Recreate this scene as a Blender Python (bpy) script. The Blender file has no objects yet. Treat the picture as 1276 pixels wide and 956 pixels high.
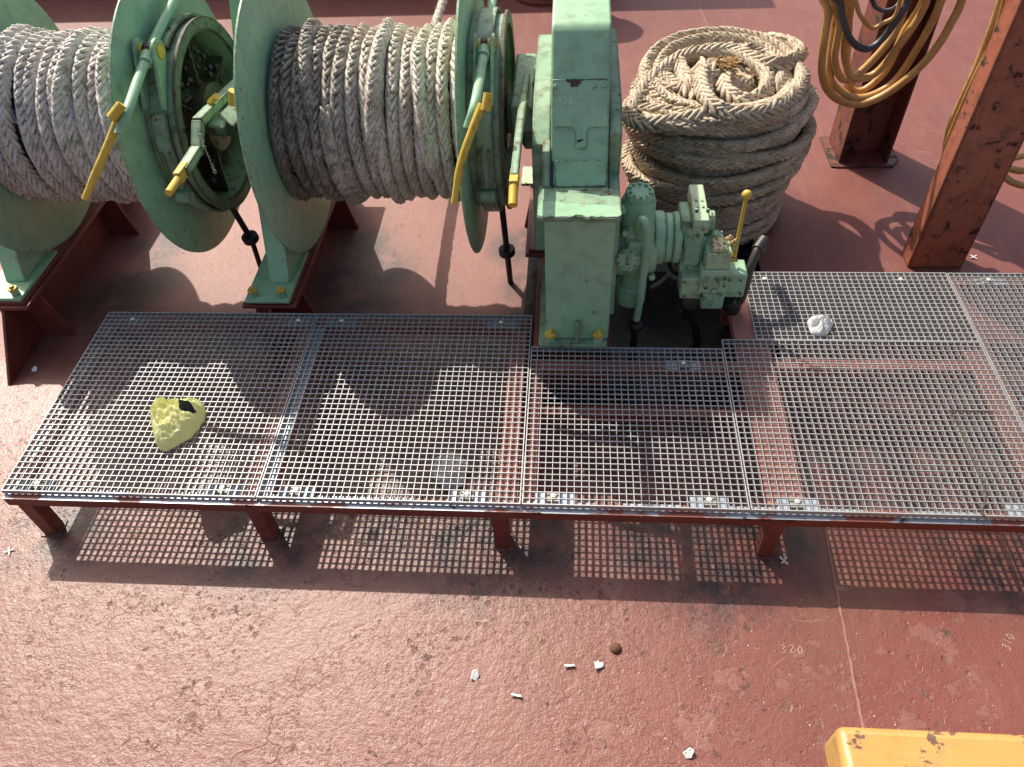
import bpy, bmesh, math, random
import numpy as np
from mathutils import Vector, Matrix, noise as mnoise
random.seed(7); rng = np.random.default_rng(7)
S = bpy.context.scene
COL = S.collection
R_ = math.radians
# ------------------------------------------------------------------ camera
F = 957.285
CAM = np.array([0.183, -1.723, 2.947])
RC = np.array([[0.997, 0.060, -0.044], [0.014, -0.740, -0.673], [-0.073, 0.670, -0.739]])
u_, _, v_ = np.linalg.svd(RC); RC = u_ @ v_
cd = bpy.data.cameras.new('camera'); cam = bpy.data.objects.new('camera', cd); COL.objects.link(cam)
cd.sensor_width = 36; cd.lens = F / 1276 * 36; cd.clip_end = 500; cd.clip_start = 0.05
m = Matrix.Identity(4)
for i in range(3):
    m[i][0] = RC[0][i]; m[i][1] = -RC[1][i]; m[i][2] = -RC[2][i]; m[i][3] = CAM[i]
cam.matrix_world = m
S.camera = cam
# ------------------------------------------------------------------ light
SUN = Vector((0.57, -0.74, -1.0)).normalized()      # travel direction of sunlight
w = bpy.data.worlds.new('World'); S.world = w; w.use_nodes = True
wn = w.node_tree.nodes; sky = wn.new('ShaderNodeTexSky'); sky.sky_type = 'NISHITA'; sky.sun_disc = False
sky.sun_elevation = math.asin(-SUN.z); sky.sun_rotation = math.atan2(-SUN.x, -SUN.y)
sky.dust_density = 5.0; sky.air_density = 1.0; sky.ozone_density = 0.4
wn['Background'].inputs['Strength'].default_value = 0.135
w.node_tree.links.new(sky.outputs[0], wn['Background'].inputs['Color'])
sl = bpy.data.lights.new('sun', 'SUN'); so = bpy.data.objects.new('sun', sl); COL.objects.link(so)
sl.energy = 4.6; sl.angle = R_(0.55); sl.color = (1.0, 0.93, 0.82)
so.rotation_euler = SUN.to_track_quat('-Z', 'Y').to_euler(); so.location = (-3, 4, 8)
S.view_settings.view_transform = 'Standard'; S.view_settings.look = 'None'
S.view_settings.exposure = 0.38; S.view_settings.gamma = 1
S.cycles.max_bounces = 8

# ------------------------------------------------------------------ measuring helpers (picture ray cut by a real plane)
def ray(u, v): return np.array([(u - 638) / F, (v - 478) / F, 1.0]) @ RC
def PX(u, v, x): d = ray(u, v); return Vector(CAM + d * (x - CAM[0]) / d[0])
def PY(u, v, y): d = ray(u, v); return Vector(CAM + d * (y - CAM[1]) / d[1])
def PZ(u, v, z=0.0): d = ray(u, v); return Vector(CAM + d * (z - CAM[2]) / d[2])

# ------------------------------------------------------------------ node helpers
class NT:
    def __init__(s, name):
        s.m = bpy.data.materials.new(name); s.m.use_nodes = True
        s.t = s.m.node_tree; s.n = s.t.nodes; s.b = s.n['Principled BSDF']; s.out = s.n['Material Output']
        s.co = s.n.new('ShaderNodeTexCoord').outputs['Object']
    def put(s, sock, v):
        if hasattr(v, 'is_linked') or hasattr(v, 'node'): s.t.links.new(v, sock)
        elif isinstance(v, (tuple, list)):
            sock.default_value = tuple(v) + (1,) if len(v) == 3 and sock.type == 'RGBA' else tuple(v)
        else: sock.default_value = v
    def nd(s, typ, ins, **props):
        n = s.n.new('ShaderNode' + typ)
        for k, v in props.items(): setattr(n, k, v)
        for k, v in ins.items(): s.put(n.inputs[k], v)
        return n
    def math(s, op, a, b=0.0, c=0.0): return s.nd('Math', {0: a, 1: b, 2: c}, operation=op).outputs[0]
    def noise(s, scale, detail=4, rough=.55, co=None, dist=0.0):
        return s.nd('TexNoise', {'Vector': co or s.co, 'Scale': scale, 'Detail': detail, 'Roughness': rough, 'Distortion': dist}).outputs['Fac']
    def voro(s, scale, feature='F1', co=None, rnd=1.0):
        return s.nd('TexVoronoi', {'Vector': co or s.co, 'Scale': scale, 'Randomness': rnd}, feature=feature)
    def ramp(s, f, a, b, smooth=True):
        return s.nd('MapRange', {'Value': f, 'From Min': a, 'From Max': b}, interpolation_type='SMOOTHSTEP' if smooth else 'LINEAR').outputs[0]
    def mix(s, f, a, b):
        n = s.nd('Mix', {}, data_type='RGBA'); s.put(n.inputs[0], f); s.put(n.inputs[6], a); s.put(n.inputs[7], b); return n.outputs[2]
    def mul(s, a, b): return s.math('MULTIPLY', a, b)
    def add(s, a, b): return s.math('ADD', a, b)
    def scale(s, vec, k): return s.nd('Mapping', {'Vector': vec, 'Scale': k}).outputs[0]
    def warp(s, amt, sc, co=None):
        n = s.nd('TexNoise', {'Vector': co or s.co, 'Scale': sc, 'Detail': 3}).outputs['Color']
        d = s.nd('VectorMath', {0: n, 1: (.5, .5, .5)}, operation='SUBTRACT').outputs[0]
        d = s.nd('VectorMath', {0: d, 'Scale': amt}, operation='SCALE').outputs[0]
        return s.nd('VectorMath', {0: co or s.co, 1: d}, operation='ADD').outputs[0]
    def bump(s, h, strength=.5, dist=.01, normal=None):
        i = {'Height': h, 'Strength': strength, 'Distance': dist}
        if normal is not None: i['Normal'] = normal
        return s.nd('Bump', i).outputs[0]
    def spots(s, pts, co=None):
        """soft union of round stains: list of (x, y, r)"""
        tot = None; co = co or s.co
        for x, y, r in pts:
            d = s.nd('VectorMath', {0: s.scale(co, (1, 1, 0)), 1: (x, y, 0)}, operation='DISTANCE').outputs['Value']
            k = s.ramp(d, r, r * .25)
            tot = k if tot is None else s.math('MAXIMUM', tot, k)
        return tot
    def fin(s, col, rough=.5, normal=None, metal=0.0, **kw):
        s.put(s.b.inputs['Base Color'], col); s.put(s.b.inputs['Roughness'], rough); s.put(s.b.inputs['Metallic'], metal)
        if normal is not None: s.put(s.b.inputs['Normal'], normal)
        for k, v in kw.items(): s.put(s.b.inputs[k.replace('_', ' ')], v)
        return s.m

def paint(name, base, alt, rough=.42, rust=(.10, .035, .015), chip=.66, edge=.5, dirt=.35, bumpy=.25, chipscale=22, erad=.012, runs=.0):
    t = NT(name)
    geo = t.nd('ObjectInfo', {}).outputs['Random']
    co = t.nd('NewGeometry', {}).outputs['Position']
    n1 = t.noise(3.0, 5, co=co); n2 = t.noise(14, 6, co=co); n3 = t.noise(chipscale, 8, .65, co=co, dist=.3); n4 = t.noise(90, 3, co=co)
    col = t.mix(t.ramp(n1, .35, .7), base, alt)
    col = t.mix(t.mul(t.ramp(n2, .45, .75), dirt), col, (base[0] * .35, base[1] * .33, base[2] * .3))
    streak = t.noise(20, 5, co=t.scale(co, (1, 1, .12)))
    col = t.mix(t.mul(t.ramp(streak, .58, .75), dirt * .8), col, (base[0] * .4 + .02, base[1] * .3, base[2] * .25))
    bv = t.nd('Bevel', {'Radius': erad}, samples=4).outputs[0]
    nn = t.nd('NewGeometry', {}).outputs['Normal']
    ed = t.nd('VectorMath', {0: bv, 1: nn}, operation='DOT_PRODUCT').outputs['Value']
    ed = t.ramp(ed, .985, .85)
    chipm = t.ramp(n3, chip, chip + .03)
    edgem = t.mul(ed, t.ramp(t.noise(34, 6, .7, co=co), .60 - edge * .16, .66 - edge * .12))
    cm = t.math('MAXIMUM', chipm, edgem)
    halo = t.mul(t.ramp(n3, chip - .09, chip), .35)
    col = t.mix(halo, col, (rust[0] * 2.4, rust[1] * 2.4, rust[2] * 1.6))
    rc = t.mix(n4, (rust[0] * .35, rust[1] * .35, rust[2] * .4), rust)
    run = t.mul(t.ramp(t.noise(16, 5, .6, co=t.scale(co, (1, 1, .07))), .60, .70), t.ramp(t.noise(5, 4, co=co), .48, .62))
    if runs: col = t.mix(t.mul(run, runs), col, (rust[0] * 2.2, rust[1] * 2.0, rust[2] * 1.4))
    col = t.mix(cm, col, rc)
    brush = t.noise(26, 4, .6, co=t.scale(t.warp(.03, 4, co), (.25, 1, 1.6)))
    h = t.add(t.add(t.mul(n2, .5), t.mul(brush, .35)), t.add(t.mul(t.noise(45, 4, co=co), .3), t.mul(cm, -.7)))
    nrm = t.bump(h, bumpy, .006)
    ro = t.add(rough - .08, t.add(t.mul(n2, .2), t.mul(cm, .3)))
    return t.fin(col, ro, nrm)

M = {}
M['green'] = paint('green_paint', (.265, .465, .285), (.315, .50, .315), chip=.685, edge=1.0, runs=.35)
M['green_worn'] = paint('green_paint_worn', (.22, .36, .225), (.27, .40, .255), chip=.635, edge=1.6, dirt=.8, rough=.5, erad=.02, runs=.55)
M['green_dirty'] = paint('green_paint_grimy', (.085, .14, .095), (.13, .20, .135), chip=.60, edge=1.6, dirt=.9, rough=.55, erad=.02, runs=.6)
M['green_pale'] = paint('green_paint_fresh', (.36, .53, .33), (.46, .53, .32), chip=.63, edge=.8, dirt=.35)
M['oily_green'] = paint('oil_soaked_green', (.030, .045, .032), (.055, .085, .055), chip=.56, edge=.8, dirt=.9, rough=.35)
M['valve_rust'] = paint('pale_paint_rust_stained', (.50, .48, .24), (.44, .46, .26), rust=(.32, .13, .04), chip=.54, edge=1.0, dirt=.3, chipscale=30)
M['red'] = paint('red_oxide_paint', (.155, .034, .022), (.185, .046, .03), rough=.45, chip=.70, edge=.25, dirt=.4)
M['post'] = paint('red_paint_rusted', (.31, .095, .052), (.35, .115, .068), rough=.5, rust=(.06, .022, .014), chip=.585, edge=2.2, dirt=.6, bumpy=.6, chipscale=11, erad=.035, runs=.4)
M['post_shaded'] = paint('shaded_red_paint_rusted', (.13, .036, .024), (.17, .05, .034), rough=.5, rust=(.04, .018, .013), chip=.57, edge=2.0, dirt=.6, bumpy=.6, chipscale=10, erad=.03, runs=.4)  # the post paint made darker to carry the shade on the hose post
M['red_top'] = paint('red_paint_walked_on', (.30, .105, .075), (.36, .15, .115), rough=.5, chip=.66, edge=.3, dirt=.4)
M['yellow'] = paint('yellow_paint', (.60, .41, .045), (.66, .46, .07), rough=.4, rust=(.12, .06, .02), chip=.66, edge=.6, dirt=.35)
M['yellow_block'] = paint('yellow_paint_thick', (.46, .265, .07), (.50, .30, .09), rough=.38, rust=(.20, .10, .06), chip=.60, edge=1.6, dirt=.25, chipscale=11, erad=.03, bumpy=.5)

def simple(name, base, rough=.5, metal=0.0, var=.3, sc=20, bumpy=.2):
    t = NT(name); co = t.nd('NewGeometry', {}).outputs['Position']
    n = t.noise(sc, 6, co=co)
    col = t.mix(n, tuple(c * (1 - var) for c in base), tuple(min(1, c * (1 + var)) for c in base))
    return t.fin(col, t.add(rough - .1, t.mul(n, .2)), t.bump(t.noise(sc * 3, 4, co=co), bumpy, .004), metal)
M['rubber'] = simple('black_rubber', (.016, .015, .014), .5)
M['grease'] = simple('black_grease', (.010, .010, .011), .3, bumpy=.8, sc=50)
M['dark_steel'] = simple('dark_oily_steel', (.045, .042, .04), .42, .4)
M['chain'] = simple('chain_steel', (.40, .36, .28), .45, .5)
M['foam'] = simple('white_foam', (.75, .74, .72), .7, var=.1)
M['chalk'] = simple('chalk', (.46, .34, .29), .9, var=.2)
M['chalk_thin'] = simple('scratch', (.55, .66, .56), .9, var=.2)
M['bare_primer'] = simple('dark_primer', (.055, .030, .028), .6, sc=60)
M['rust'] = simple('rust_lump', (.13, .065, .03), .9, var=.5, sc=60, bumpy=1)

def galv():
    t = NT('galvanised_steel'); co = t.nd('NewGeometry', {}).outputs['Position']
    n = t.noise(9, 5, co=co); n2 = t.noise(60, 4, co=co)
    col = t.mix(n, (.32, .32, .325), (.47, .47, .465))
    col = t.mix(t.mul(t.ramp(n2, .58, .72), .5), col, (.18, .17, .16))
    return t.fin(col, t.add(.48, t.mul(n2, .2)), t.bump(n2, .12, .002), .5)
M['galv'] = galv()
def galv_cut():
    t = NT('burnt_cut_edge'); co = t.nd('NewGeometry', {}).outputs['Position']
    n = t.noise(40, 5, co=co)
    return t.fin(t.mix(n, (.035, .022, .015), (.14, .10, .07)), .7, t.bump(n, .6, .004), .2)
M['cut'] = galv_cut()
def bare():
    t = NT('beam_top_part_bare'); co = t.nd('NewGeometry', {}).outputs['Position']
    n = t.noise(4.0, 6, .62, co=t.scale(co, (1, 2.5, 1))); n2 = t.noise(45, 5, co=co)
    steel = t.mix(n2, (.20, .23, .27), (.46, .49, .53))
    steel = t.mix(t.ramp(t.noise(16, 5, co=co), .60, .68), steel, (.04, .035, .03))
    mk = t.ramp(n, .43, .50)
    col = t.mix(mk, (.20, .06, .042), steel)
    return t.fin(col, t.mix(mk, (.5, .5, .5), (.42, .42, .42)), t.bump(n2, .3, .003), t.mul(mk, .6))
M['bare'] = bare()
def bluesteel():
    t = NT('ground_bare_steel'); co = t.nd('NewGeometry', {}).outputs['Position']
    n = t.noise(30, 5, co=co)
    return t.fin(t.mix(n, (.24, .29, .36), (.40, .46, .53)), .42, t.bump(n, .12, .003), .4)
M['steel'] = bluesteel()

def deck_mat():
    t = NT('red_deck_paint')
    co = t.co
    wc = t.warp(.10, 5); wc2 = t.warp(.03, 18)
    nbig = t.noise(.7, 4); nmid = t.noise(4.5, 8, .6); nfine = t.noise(38, 6, .62)
    sep = t.nd('SeparateXYZ', {0: co}); sx, sy = sep.outputs[0], sep.outputs[1]
    wob = t.mul(t.math('SUBTRACT', nmid, .5), 1.2)
    worn = t.mul(t.ramp(t.add(sy, wob), .9, -.2), t.ramp(t.add(sx, wob), 1.3, -.9))       # trodden, weathered patch before the walkway
    front = t.ramp(t.add(sy, t.mul(wob, .4)), .75, .2)
    col = t.mix(t.ramp(nbig, .35, .65), (.150, .043, .033), (.19, .060, .046))
    rear = t.ramp(t.add(sy, t.mul(wob, .4)), .9, 1.3)
    nearw = t.mul(rear, t.ramp(t.add(sx, wob), .5, -.4))
    col = t.mix(t.mul(rear, .5), col, (.175, .050, .040))
    col = t.mix(t.mul(nearw, t.ramp(t.add(sy, wob), 3.6, 2.4)), col, t.mix(nfine, (.19, .069, .053), (.255, .102, .079)))
    col = t.mix(t.mul(worn, .8), col, t.mix(nfine, (.165, .070, .052), (.255, .118, .089)))
    col = t.mix(t.mul(t.ramp(nmid, .42, .72), .4), col, (.21, .088, .066))
    # older and newer coats showing in flaked patches
    lay = t.ramp(t.noise(1.5, 8, .62, co=wc), .50, .508); lay2 = t.ramp(t.noise(3.4, 8, .66, co=t.warp(.08, 8)), .57, .577)
    col = t.mix(t.mul(lay, .10), col, (.12, .045, .036)); col = t.mix(t.mul(t.mul(lay2, front), .35), col, (.26, .14, .11))
    # weathered pale scuffs, long brush streaks across the deck
    st = t.noise(7, 7, .65, co=t.scale(wc, (2.2, .35, 1)))
    col = t.mix(t.mul(t.ramp(st, .5, .72), .35), col, (.245, .112, .088))
    # grime
    gr = t.noise(2.6, 8, .68, co=wc)
    gm = t.mul(t.ramp(gr, .57, .74), .38)
    col = t.mix(gm, col, (.10, .055, .044))
    mott = t.noise(17, 7, .7, co=wc2)
    col = t.mix(t.mul(t.ramp(mott, .55, .68), .5), col, (.13, .062, .045))
    bl = t.noise(13, 9, .72, co=t.warp(.05, 12)); bm = t.mul(t.ramp(bl, .605, .66), t.mul(t.ramp(t.noise(3.1, 3), .42, .58), t.add(.25, t.mul(front, .75))))
    col = t.mix(t.mul(t.mul(t.ramp(t.noise(1.1, 5, .6, co=wc), .56, .68), front), .4), col, (.16, .075, .04))
    col = t.mix(t.mul(bm, .85), col, t.mix(nfine, (.035, .024, .020), (.125, .080, .062)))
    # peeled wrinkles: curving ridges where the old paint layers lift
    rid = t.noise(2.3, 3, .5, co=t.warp(.22, 6))
    rid = t.ramp(t.math('ABSOLUTE', t.math('SUBTRACT', rid, .5)), .011, .0)
    rid2 = t.noise(4.6, 3, .5, co=t.warp(.15, 9))
    rid2 = t.ramp(t.math('ABSOLUTE', t.math('SUBTRACT', rid2, .53)), .012, 0)
    rmask = t.ramp(t.noise(2.9, 4), .50, .66)
    rm = t.mul(t.mul(t.math('MAXIMUM', rid, t.mul(rid2, .25)), rmask), t.mul(front, t.add(.12, t.mul(worn, .88))))
    col = t.mix(t.mul(rm, .3), col, (.15, .06, .045))
    # pits and chips of many sizes
    def pits(sc, lo, rad, soft):
        v = t.voro(sc, co=wc2)
        cell = t.nd('SeparateColor', {0: v.outputs['Color']}).outputs[0]
        rr = t.mul(t.ramp(cell, lo, 1.0, False), rad)
        return t.ramp(t.math('SUBTRACT', v.outputs['Distance'], rr), soft, 0)
    p1 = pits(9, .84, .26, .10); p2 = pits(30, .80, .30, .12); p3 = pits(85, .74, .4, .12)
    ring = t.noise(70, 5)
    p1 = t.mul(p1, t.ramp(ring, .38, .55))
    pm = t.mul(t.math('MAXIMUM', t.mul(p1, .75), t.math('MAXIMUM', t.mul(p2, .85), t.mul(p3, .6))), t.mul(t.add(.35, t.mul(front, .65)), t.ramp(t.noise(1.7, 4), .36, .6)))
    col = t.mix(t.mul(pm, .8), col, t.mix(ring, (.055, .026, .018), (.16, .08, .05)))
    # white flecks
    v = t.voro(46); cell = t.nd('SeparateColor', {0: v.outputs['Color']}).outputs[1]
    fl = t.mul(t.ramp(v.outputs['Distance'], .11, .05), t.ramp(cell, .95, .96))
    col = t.mix(t.mul(fl, .8), col, (.72, .62, .56))
    scr = t.noise(24, 5, .6, co=t.scale(t.warp(.12, 2.5), (.12, 1, 1)))
    col = t.mix(t.mul(t.ramp(scr, .66, .72), t.mul(t.ramp(t.noise(1.3, 3), .48, .62), .5)), col, (.40, .27, .24))
    # sooty welding marks round the walkway legs, oil under the motor, darker spots under the gratings
    soot_and_dark = t.spots([(-2.12, .02, .34), (-1.14, .0, .40), (-1.0, .12, .3), (.02, .05, .34), (-.22, .0, .42), (.55, .05, .3), (.85, -.05, .45), (1.06, .06, .34), (2.0, .0, .4), (-.6, .05, .25), (2.45, -.02, .3), (.45, .62, .45), (.85, .75, .5), (1.35, .6, .55), (1.75, .45, .5), (1.5, 1.25, .6), (1.9, 1.2, .5), (2.4, .9, .6), (-.5, .85, .4), (-1.5, .85, .35), (.3, .95, .4), (-1.85, .55, .45), (-1.45, .42, .42), (-.9, .5, .5), (-.4, .42, .45), (-.75, .9, .45), (-1.9, .95, .4), (1.1, .3, .4), (2.2, .45, .5)], co=wc)
    sm = t.mul(soot_and_dark, t.ramp(t.noise(7, 7, .7), .36, .62))
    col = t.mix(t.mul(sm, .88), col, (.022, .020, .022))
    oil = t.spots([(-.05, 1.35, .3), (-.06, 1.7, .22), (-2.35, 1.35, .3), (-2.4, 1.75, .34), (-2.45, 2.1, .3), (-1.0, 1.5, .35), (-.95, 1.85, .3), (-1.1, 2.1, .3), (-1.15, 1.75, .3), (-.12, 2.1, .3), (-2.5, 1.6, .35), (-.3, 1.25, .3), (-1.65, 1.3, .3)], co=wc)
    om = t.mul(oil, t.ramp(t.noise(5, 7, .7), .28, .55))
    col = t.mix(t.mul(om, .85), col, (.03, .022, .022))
    h = t.mul(t.add(t.mul(nmid, .6), t.mul(nfine, .50)), t.add(.5, t.mul(worn, .5)))
    h = t.mul(h, t.add(.35, t.mul(front, .65))); h = t.add(h, t.mul(rm, .22)); h = t.add(h, t.mul(pm, -.4))
    h = t.add(h, t.mul(t.noise(120, 3), .14)); h = t.add(h, t.mul(mott, .35))
    h = t.add(h, t.mul(t.noise(9, 5, .6, co=wc), t.mul(worn, .25))); h = t.add(h, t.mul(bm, -.25)); h = t.add(h, t.mul(t.mul(lay, front), .10)); h = t.add(h, t.mul(t.mul(lay2, front), -.22))
    nrm = t.bump(h, .6, .014)
    ro = t.add(t.add(.27, t.mul(rear, .2)), t.add(t.mul(nfine, .2), t.mul(pm, .3)))
    return t.fin(col, ro, nrm)
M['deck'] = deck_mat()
M['seam'] = simple('scuffed_weld', (.27, .135, .105), .6, var=.35, sc=30, bumpy=.5)
def oily():
    t = NT('oily_black_tray'); n = t.noise(6, 7, .65); n2 = t.noise(40, 6, .65)
    col = t.mix(t.ramp(n, .5, .68), (.008, .009, .011), (.022, .020, .020))
    return t.fin(col, t.add(.10, t.mul(n2, .25)), t.bump(t.add(n, t.mul(n2, .3)), .5, .008), Specular_IOR_Level=.10)
M['oily'] = oily()

def rope_mat(name, pale, brown, dark, zc=None, darkx=None):
    t = NT(name); co = t.nd('NewGeometry', {}).outputs['Position']
    var = t.nd('Attribute', {}, attribute_name='var').outputs['Fac']
    fib = t.noise(130, 3, .6, co=co); n = t.noise(6, 6, .6, co=co); n2 = t.noise(24, 5, .6, co=co)
    col = t.mix(t.mul(var, .75), pale, tuple(.72 * a for a in pale))
    col = t.mix(t.mul(t.ramp(n, .42, .66), .8), col, brown)
    dm = t.mul(t.ramp(n2, .5, .72), .7)
    if darkx:
        sx = t.nd('SeparateXYZ', {0: co}).outputs[0]
        d = t.ramp(t.add(sx, t.mul(t.math('SUBTRACT', n2, .5), 1.5)), darkx[1], darkx[0])
        dm = t.math('MAXIMUM', t.mul(dm, .8), t.mul(d, .8))
    col = t.mix(dm, col, dark)
    col = t.mix(t.mul(t.ramp(fib, .45, .7), .45), col, tuple(.45 * a for a in brown))
    return t.fin(col, .55, t.bump(fib, .5, .004), Specular_IOR_Level=.45)
M['rope_drum'] = rope_mat('braided_rope_grey', (.72, .68, .62), (.52, .465, .40), (.17, .15, .125))
M['rope_drum2'] = rope_mat('braided_rope_soiled', (.74, .68, .56), (.45, .375, .28), (.050, .042, .036), darkx=(-1.22, -.62))
M['rope_coil'] = rope_mat('plaited_rope_tan', (.58, .475, .335), (.40, .30, .19), (.13, .10, .072))
M['frayed'] = simple('frayed_tan_fibre', (.50, .33, .15), .9, sc=90)
def hose_mat(name, a, b):
    t = NT(name); co = t.nd('NewGeometry', {}).outputs['Position']
    n = t.noise(7, 6, .6, co=co); n2 = t.noise(60, 4, co=co)
    col = t.mix(t.ramp(n, .35, .65), a, b)
    col = t.mix(t.mul(t.ramp(t.noise(26, 5, co=co), .58, .72), .5), col, tuple(.25 * x for x in a))
    return t.fin(col, .42, t.bump(n2, .15, .002))
M['hose_y'] = hose_mat('orange_yellow_hose', (.42, .225, .062), (.52, .30, .10))
M['hose_k'] = hose_mat('dark_hose', (.035, .042, .05), (.05, .055, .062))
M['hose_w'] = hose_mat('worn_black_hose', (.03, .026, .022), (.06, .05, .036))
def bag(name, c1, c2, tr):
    t = NT(name); n = t.noise(30, 5)
    p = t.b; t.fin(t.mix(n, c1, c2), .32, t.bump(t.noise(22, 6), .5, .01))
    tl = t.nd('BsdfTranslucent', {'Color': c2}); mx = t.nd('MixShader', {0: tr, 1: p.outputs[0], 2: tl.outputs[0]})
    t.t.links.new(mx.outputs[0], t.out.inputs['Surface']); return t.m
M['bag_y'] = bag('yellow_thin_plastic', (.80, .80, .36), (.88, .88, .47), .45)
M['bag_w'] = bag('white_thin_plastic', (.62, .62, .60), (.85, .85, .83), .3)

# ------------------------------------------------------------------ mesh helpers
def frame(d):
    d = Vector(d).normalized(); a = Vector((0, 0, 1)) if abs(d.z) < .9 else Vector((1, 0, 0))
    x = a.cross(d).normalized(); return x, d.cross(x), d
class MB:
    def __init__(s): s.v = []; s.f = []
    def box(s, x0, x1, y0, y1, z0, z1):
        b = len(s.v); s.v += [(x, y, z) for z in (z0, z1) for y in (y0, y1) for x in (x0, x1)]
        s.f += [tuple(b + i for i in q) for q in ((0, 2, 3, 1), (4, 5, 7, 6), (0, 1, 5, 4), (2, 6, 7, 3), (0, 4, 6, 2), (1, 3, 7, 5))]; return s
    def bar(s, p, q, wd, th, up=(0, 0, 1)):
        p, q = Vector(p), Vector(q); d = (q - p).normalized(); a = Vector(up).cross(d)
        if a.length < 1e-4: a = Vector((1, 0, 0)).cross(d)
        a.normalize(); n = d.cross(a); b = len(s.v)
        for c in (p, q):
            for i, j in ((-1, -1), (1, -1), (1, 1), (-1, 1)): s.v.append(tuple(c + a * (wd / 2 * i) + n * (th / 2 * j)))
        s.f += [tuple(b + i for i in q_) for q_ in ((3, 2, 1, 0), (4, 5, 6, 7), (0, 1, 5, 4), (1, 2, 6, 5), (2, 3, 7, 6), (3, 0, 4, 7))]; return s
    def lathe(s, o, d, prof, n=24, cap=True):
        """prof: (radius, distance along d)"""
        x, y, z = frame(d); o = Vector(o); b = len(s.v)
        for r, h in prof:
            for k in range(n):
                t = 2 * math.pi * k / n; s.v.append(tuple(o + z * h + x * (r * math.cos(t)) + y * (r * math.sin(t))))
        for i in range(len(prof) - 1):
            for k in range(n):
                k2 = (k + 1) % n; s.f.append((b + i * n + k, b + i * n + k2, b + (i + 1) * n + k2, b + (i + 1) * n + k))
        if cap:
            s.f.append(tuple(b + k for k in range(n))[::-1]); e = b + (len(prof) - 1) * n; s.f.append(tuple(e + k for k in range(n)))
        return s
    def cyl(s, p, q, r, n=16, r2=None):
        p, q = Vector(p), Vector(q); return s.lathe(p, q - p, [(r, 0), (r if r2 is None else r2, (q - p).length)], n)
    def tube(s, pts, r, n=10, closed=False):
        pts = [Vector(p) for p in pts]; m_ = len(pts); b = len(s.v); nx = None
        for i, p in enumerate(pts):
            a = pts[max(i - 1, 0)]; c = pts[min(i + 1, m_ - 1)]; d = (c - a).normalized()
            if nx is None: nx = frame(d)[0]
            nx = (nx - d * nx.dot(d)).normalized(); ny = d.cross(nx)
            rr = r[i] if isinstance(r, (list, tuple)) else r
            for k in range(n):
                t = 2 * math.pi * k / n; s.v.append(tuple(p + nx * (rr * math.cos(t)) + ny * (rr * math.sin(t))))
        for i in range(m_ - 1):
            for k in range(n):
                k2 = (k + 1) % n; s.f.append((b + i * n + k, b + i * n + k2, b + (i + 1) * n + k2, b + (i + 1) * n + k))
        s.f.append(tuple(b + k for k in range(n))[::-1]); e = b + (m_ - 1) * n; s.f.append(tuple(e + k for k in range(n)))
        return s
    def prism(s, poly, x0, x1, axis='x'):
        """poly in the plane perpendicular to axis, extruded from x0 to x1"""
        b = len(s.v); n = len(poly)
        for x in (x0, x1):
            for a, c in poly:
                s.v.append({'x': (x, a, c), 'y': (a, x, c), 'z': (a, c, x)}[axis])
        s.f.append(tuple(b + k for k in range(n))); s.f.append(tuple(b + n + k for k in range(n))[::-1])
        for k in range(n):
            k2 = (k + 1) % n; s.f.append((b + k, b + n + k, b + n + k2, b + k2))
        return s
    def ring(s, o, d, r0, r1, h0, h1, n=48):
        """hollow cylinder"""
        x, y, z = frame(d); o = Vector(o); b = len(s.v)
        for r, h in ((r0, h0), (r1, h0), (r1, h1), (r0, h1)):
            for k in range(n):
                t = 2 * math.pi * k / n; s.v.append(tuple(o + z * h + x * (r * math.cos(t)) + y * (r * math.sin(t))))
        for i in range(4):
            j = (i + 1) % 4
            for k in range(n):
                k2 = (k + 1) % n; s.f.append((b + i * n + k, b + i * n + k2, b + j * n + k2, b + j * n + k))
        return s
    def build(s, name, mat, parent=None, bevel=0.0, smooth=True, seg=2, loc=None):
        me = bpy.data.meshes.new(name); me.from_pydata(s.v, [], s.f); me.update()
        bm = bmesh.new(); bm.from_mesh(me); bmesh.ops.recalc_face_normals(bm, faces=bm.faces); bm.to_mesh(me); bm.free()
        me.materials.append(mat if not isinstance(mat, str) else M[mat])
        if smooth:
            me.shade_smooth(); me.set_sharp_from_angle(angle=R_(38))
        o = bpy.data.objects.new(name, me); COL.objects.link(o)
        if parent: attach(o, parent)
        if bevel:
            bv = o.modifiers.new('bevel', 'BEVEL'); bv.width = bevel; bv.segments = seg; bv.limit_method = 'ANGLE'; bv.angle_limit = R_(40)
            bv.harden_normals = False
        return o
def world_loc(o):
    p = Vector(o.location)
    while o.parent: o = o.parent; p += Vector(o.location)
    return p
def attach(o, parent):
    o.parent = parent; o.location = Vector(o.location) - world_loc(parent)
def thing(name, label, cat, loc=(0, 0, 0), group=None):
    o = bpy.data.objects.new(name, None); o.empty_display_size = .1; COL.objects.link(o); o.location = loc
    return tag(o, label, cat, group)
def tag(o, label, cat, group=None):
    o['label'] = label; o['category'] = cat
    if group: o['group'] = group
    return o
def recentre(o):
    """put a one-mesh thing's origin at its base"""
    me = o.data; n = len(me.vertices); a = np.empty(n * 3); me.vertices.foreach_get('co', a); a = a.reshape(-1, 3)
    c = np.array([(a[:, 0].min() + a[:, 0].max()) / 2, (a[:, 1].min() + a[:, 1].max()) / 2, a[:, 2].min()])
    me.vertices.foreach_set('co', (a - c).ravel()); o.location = Vector(c) + Vector(o.location); me.update(); return o
def structure(o): o['kind'] = 'structure'; return o
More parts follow.
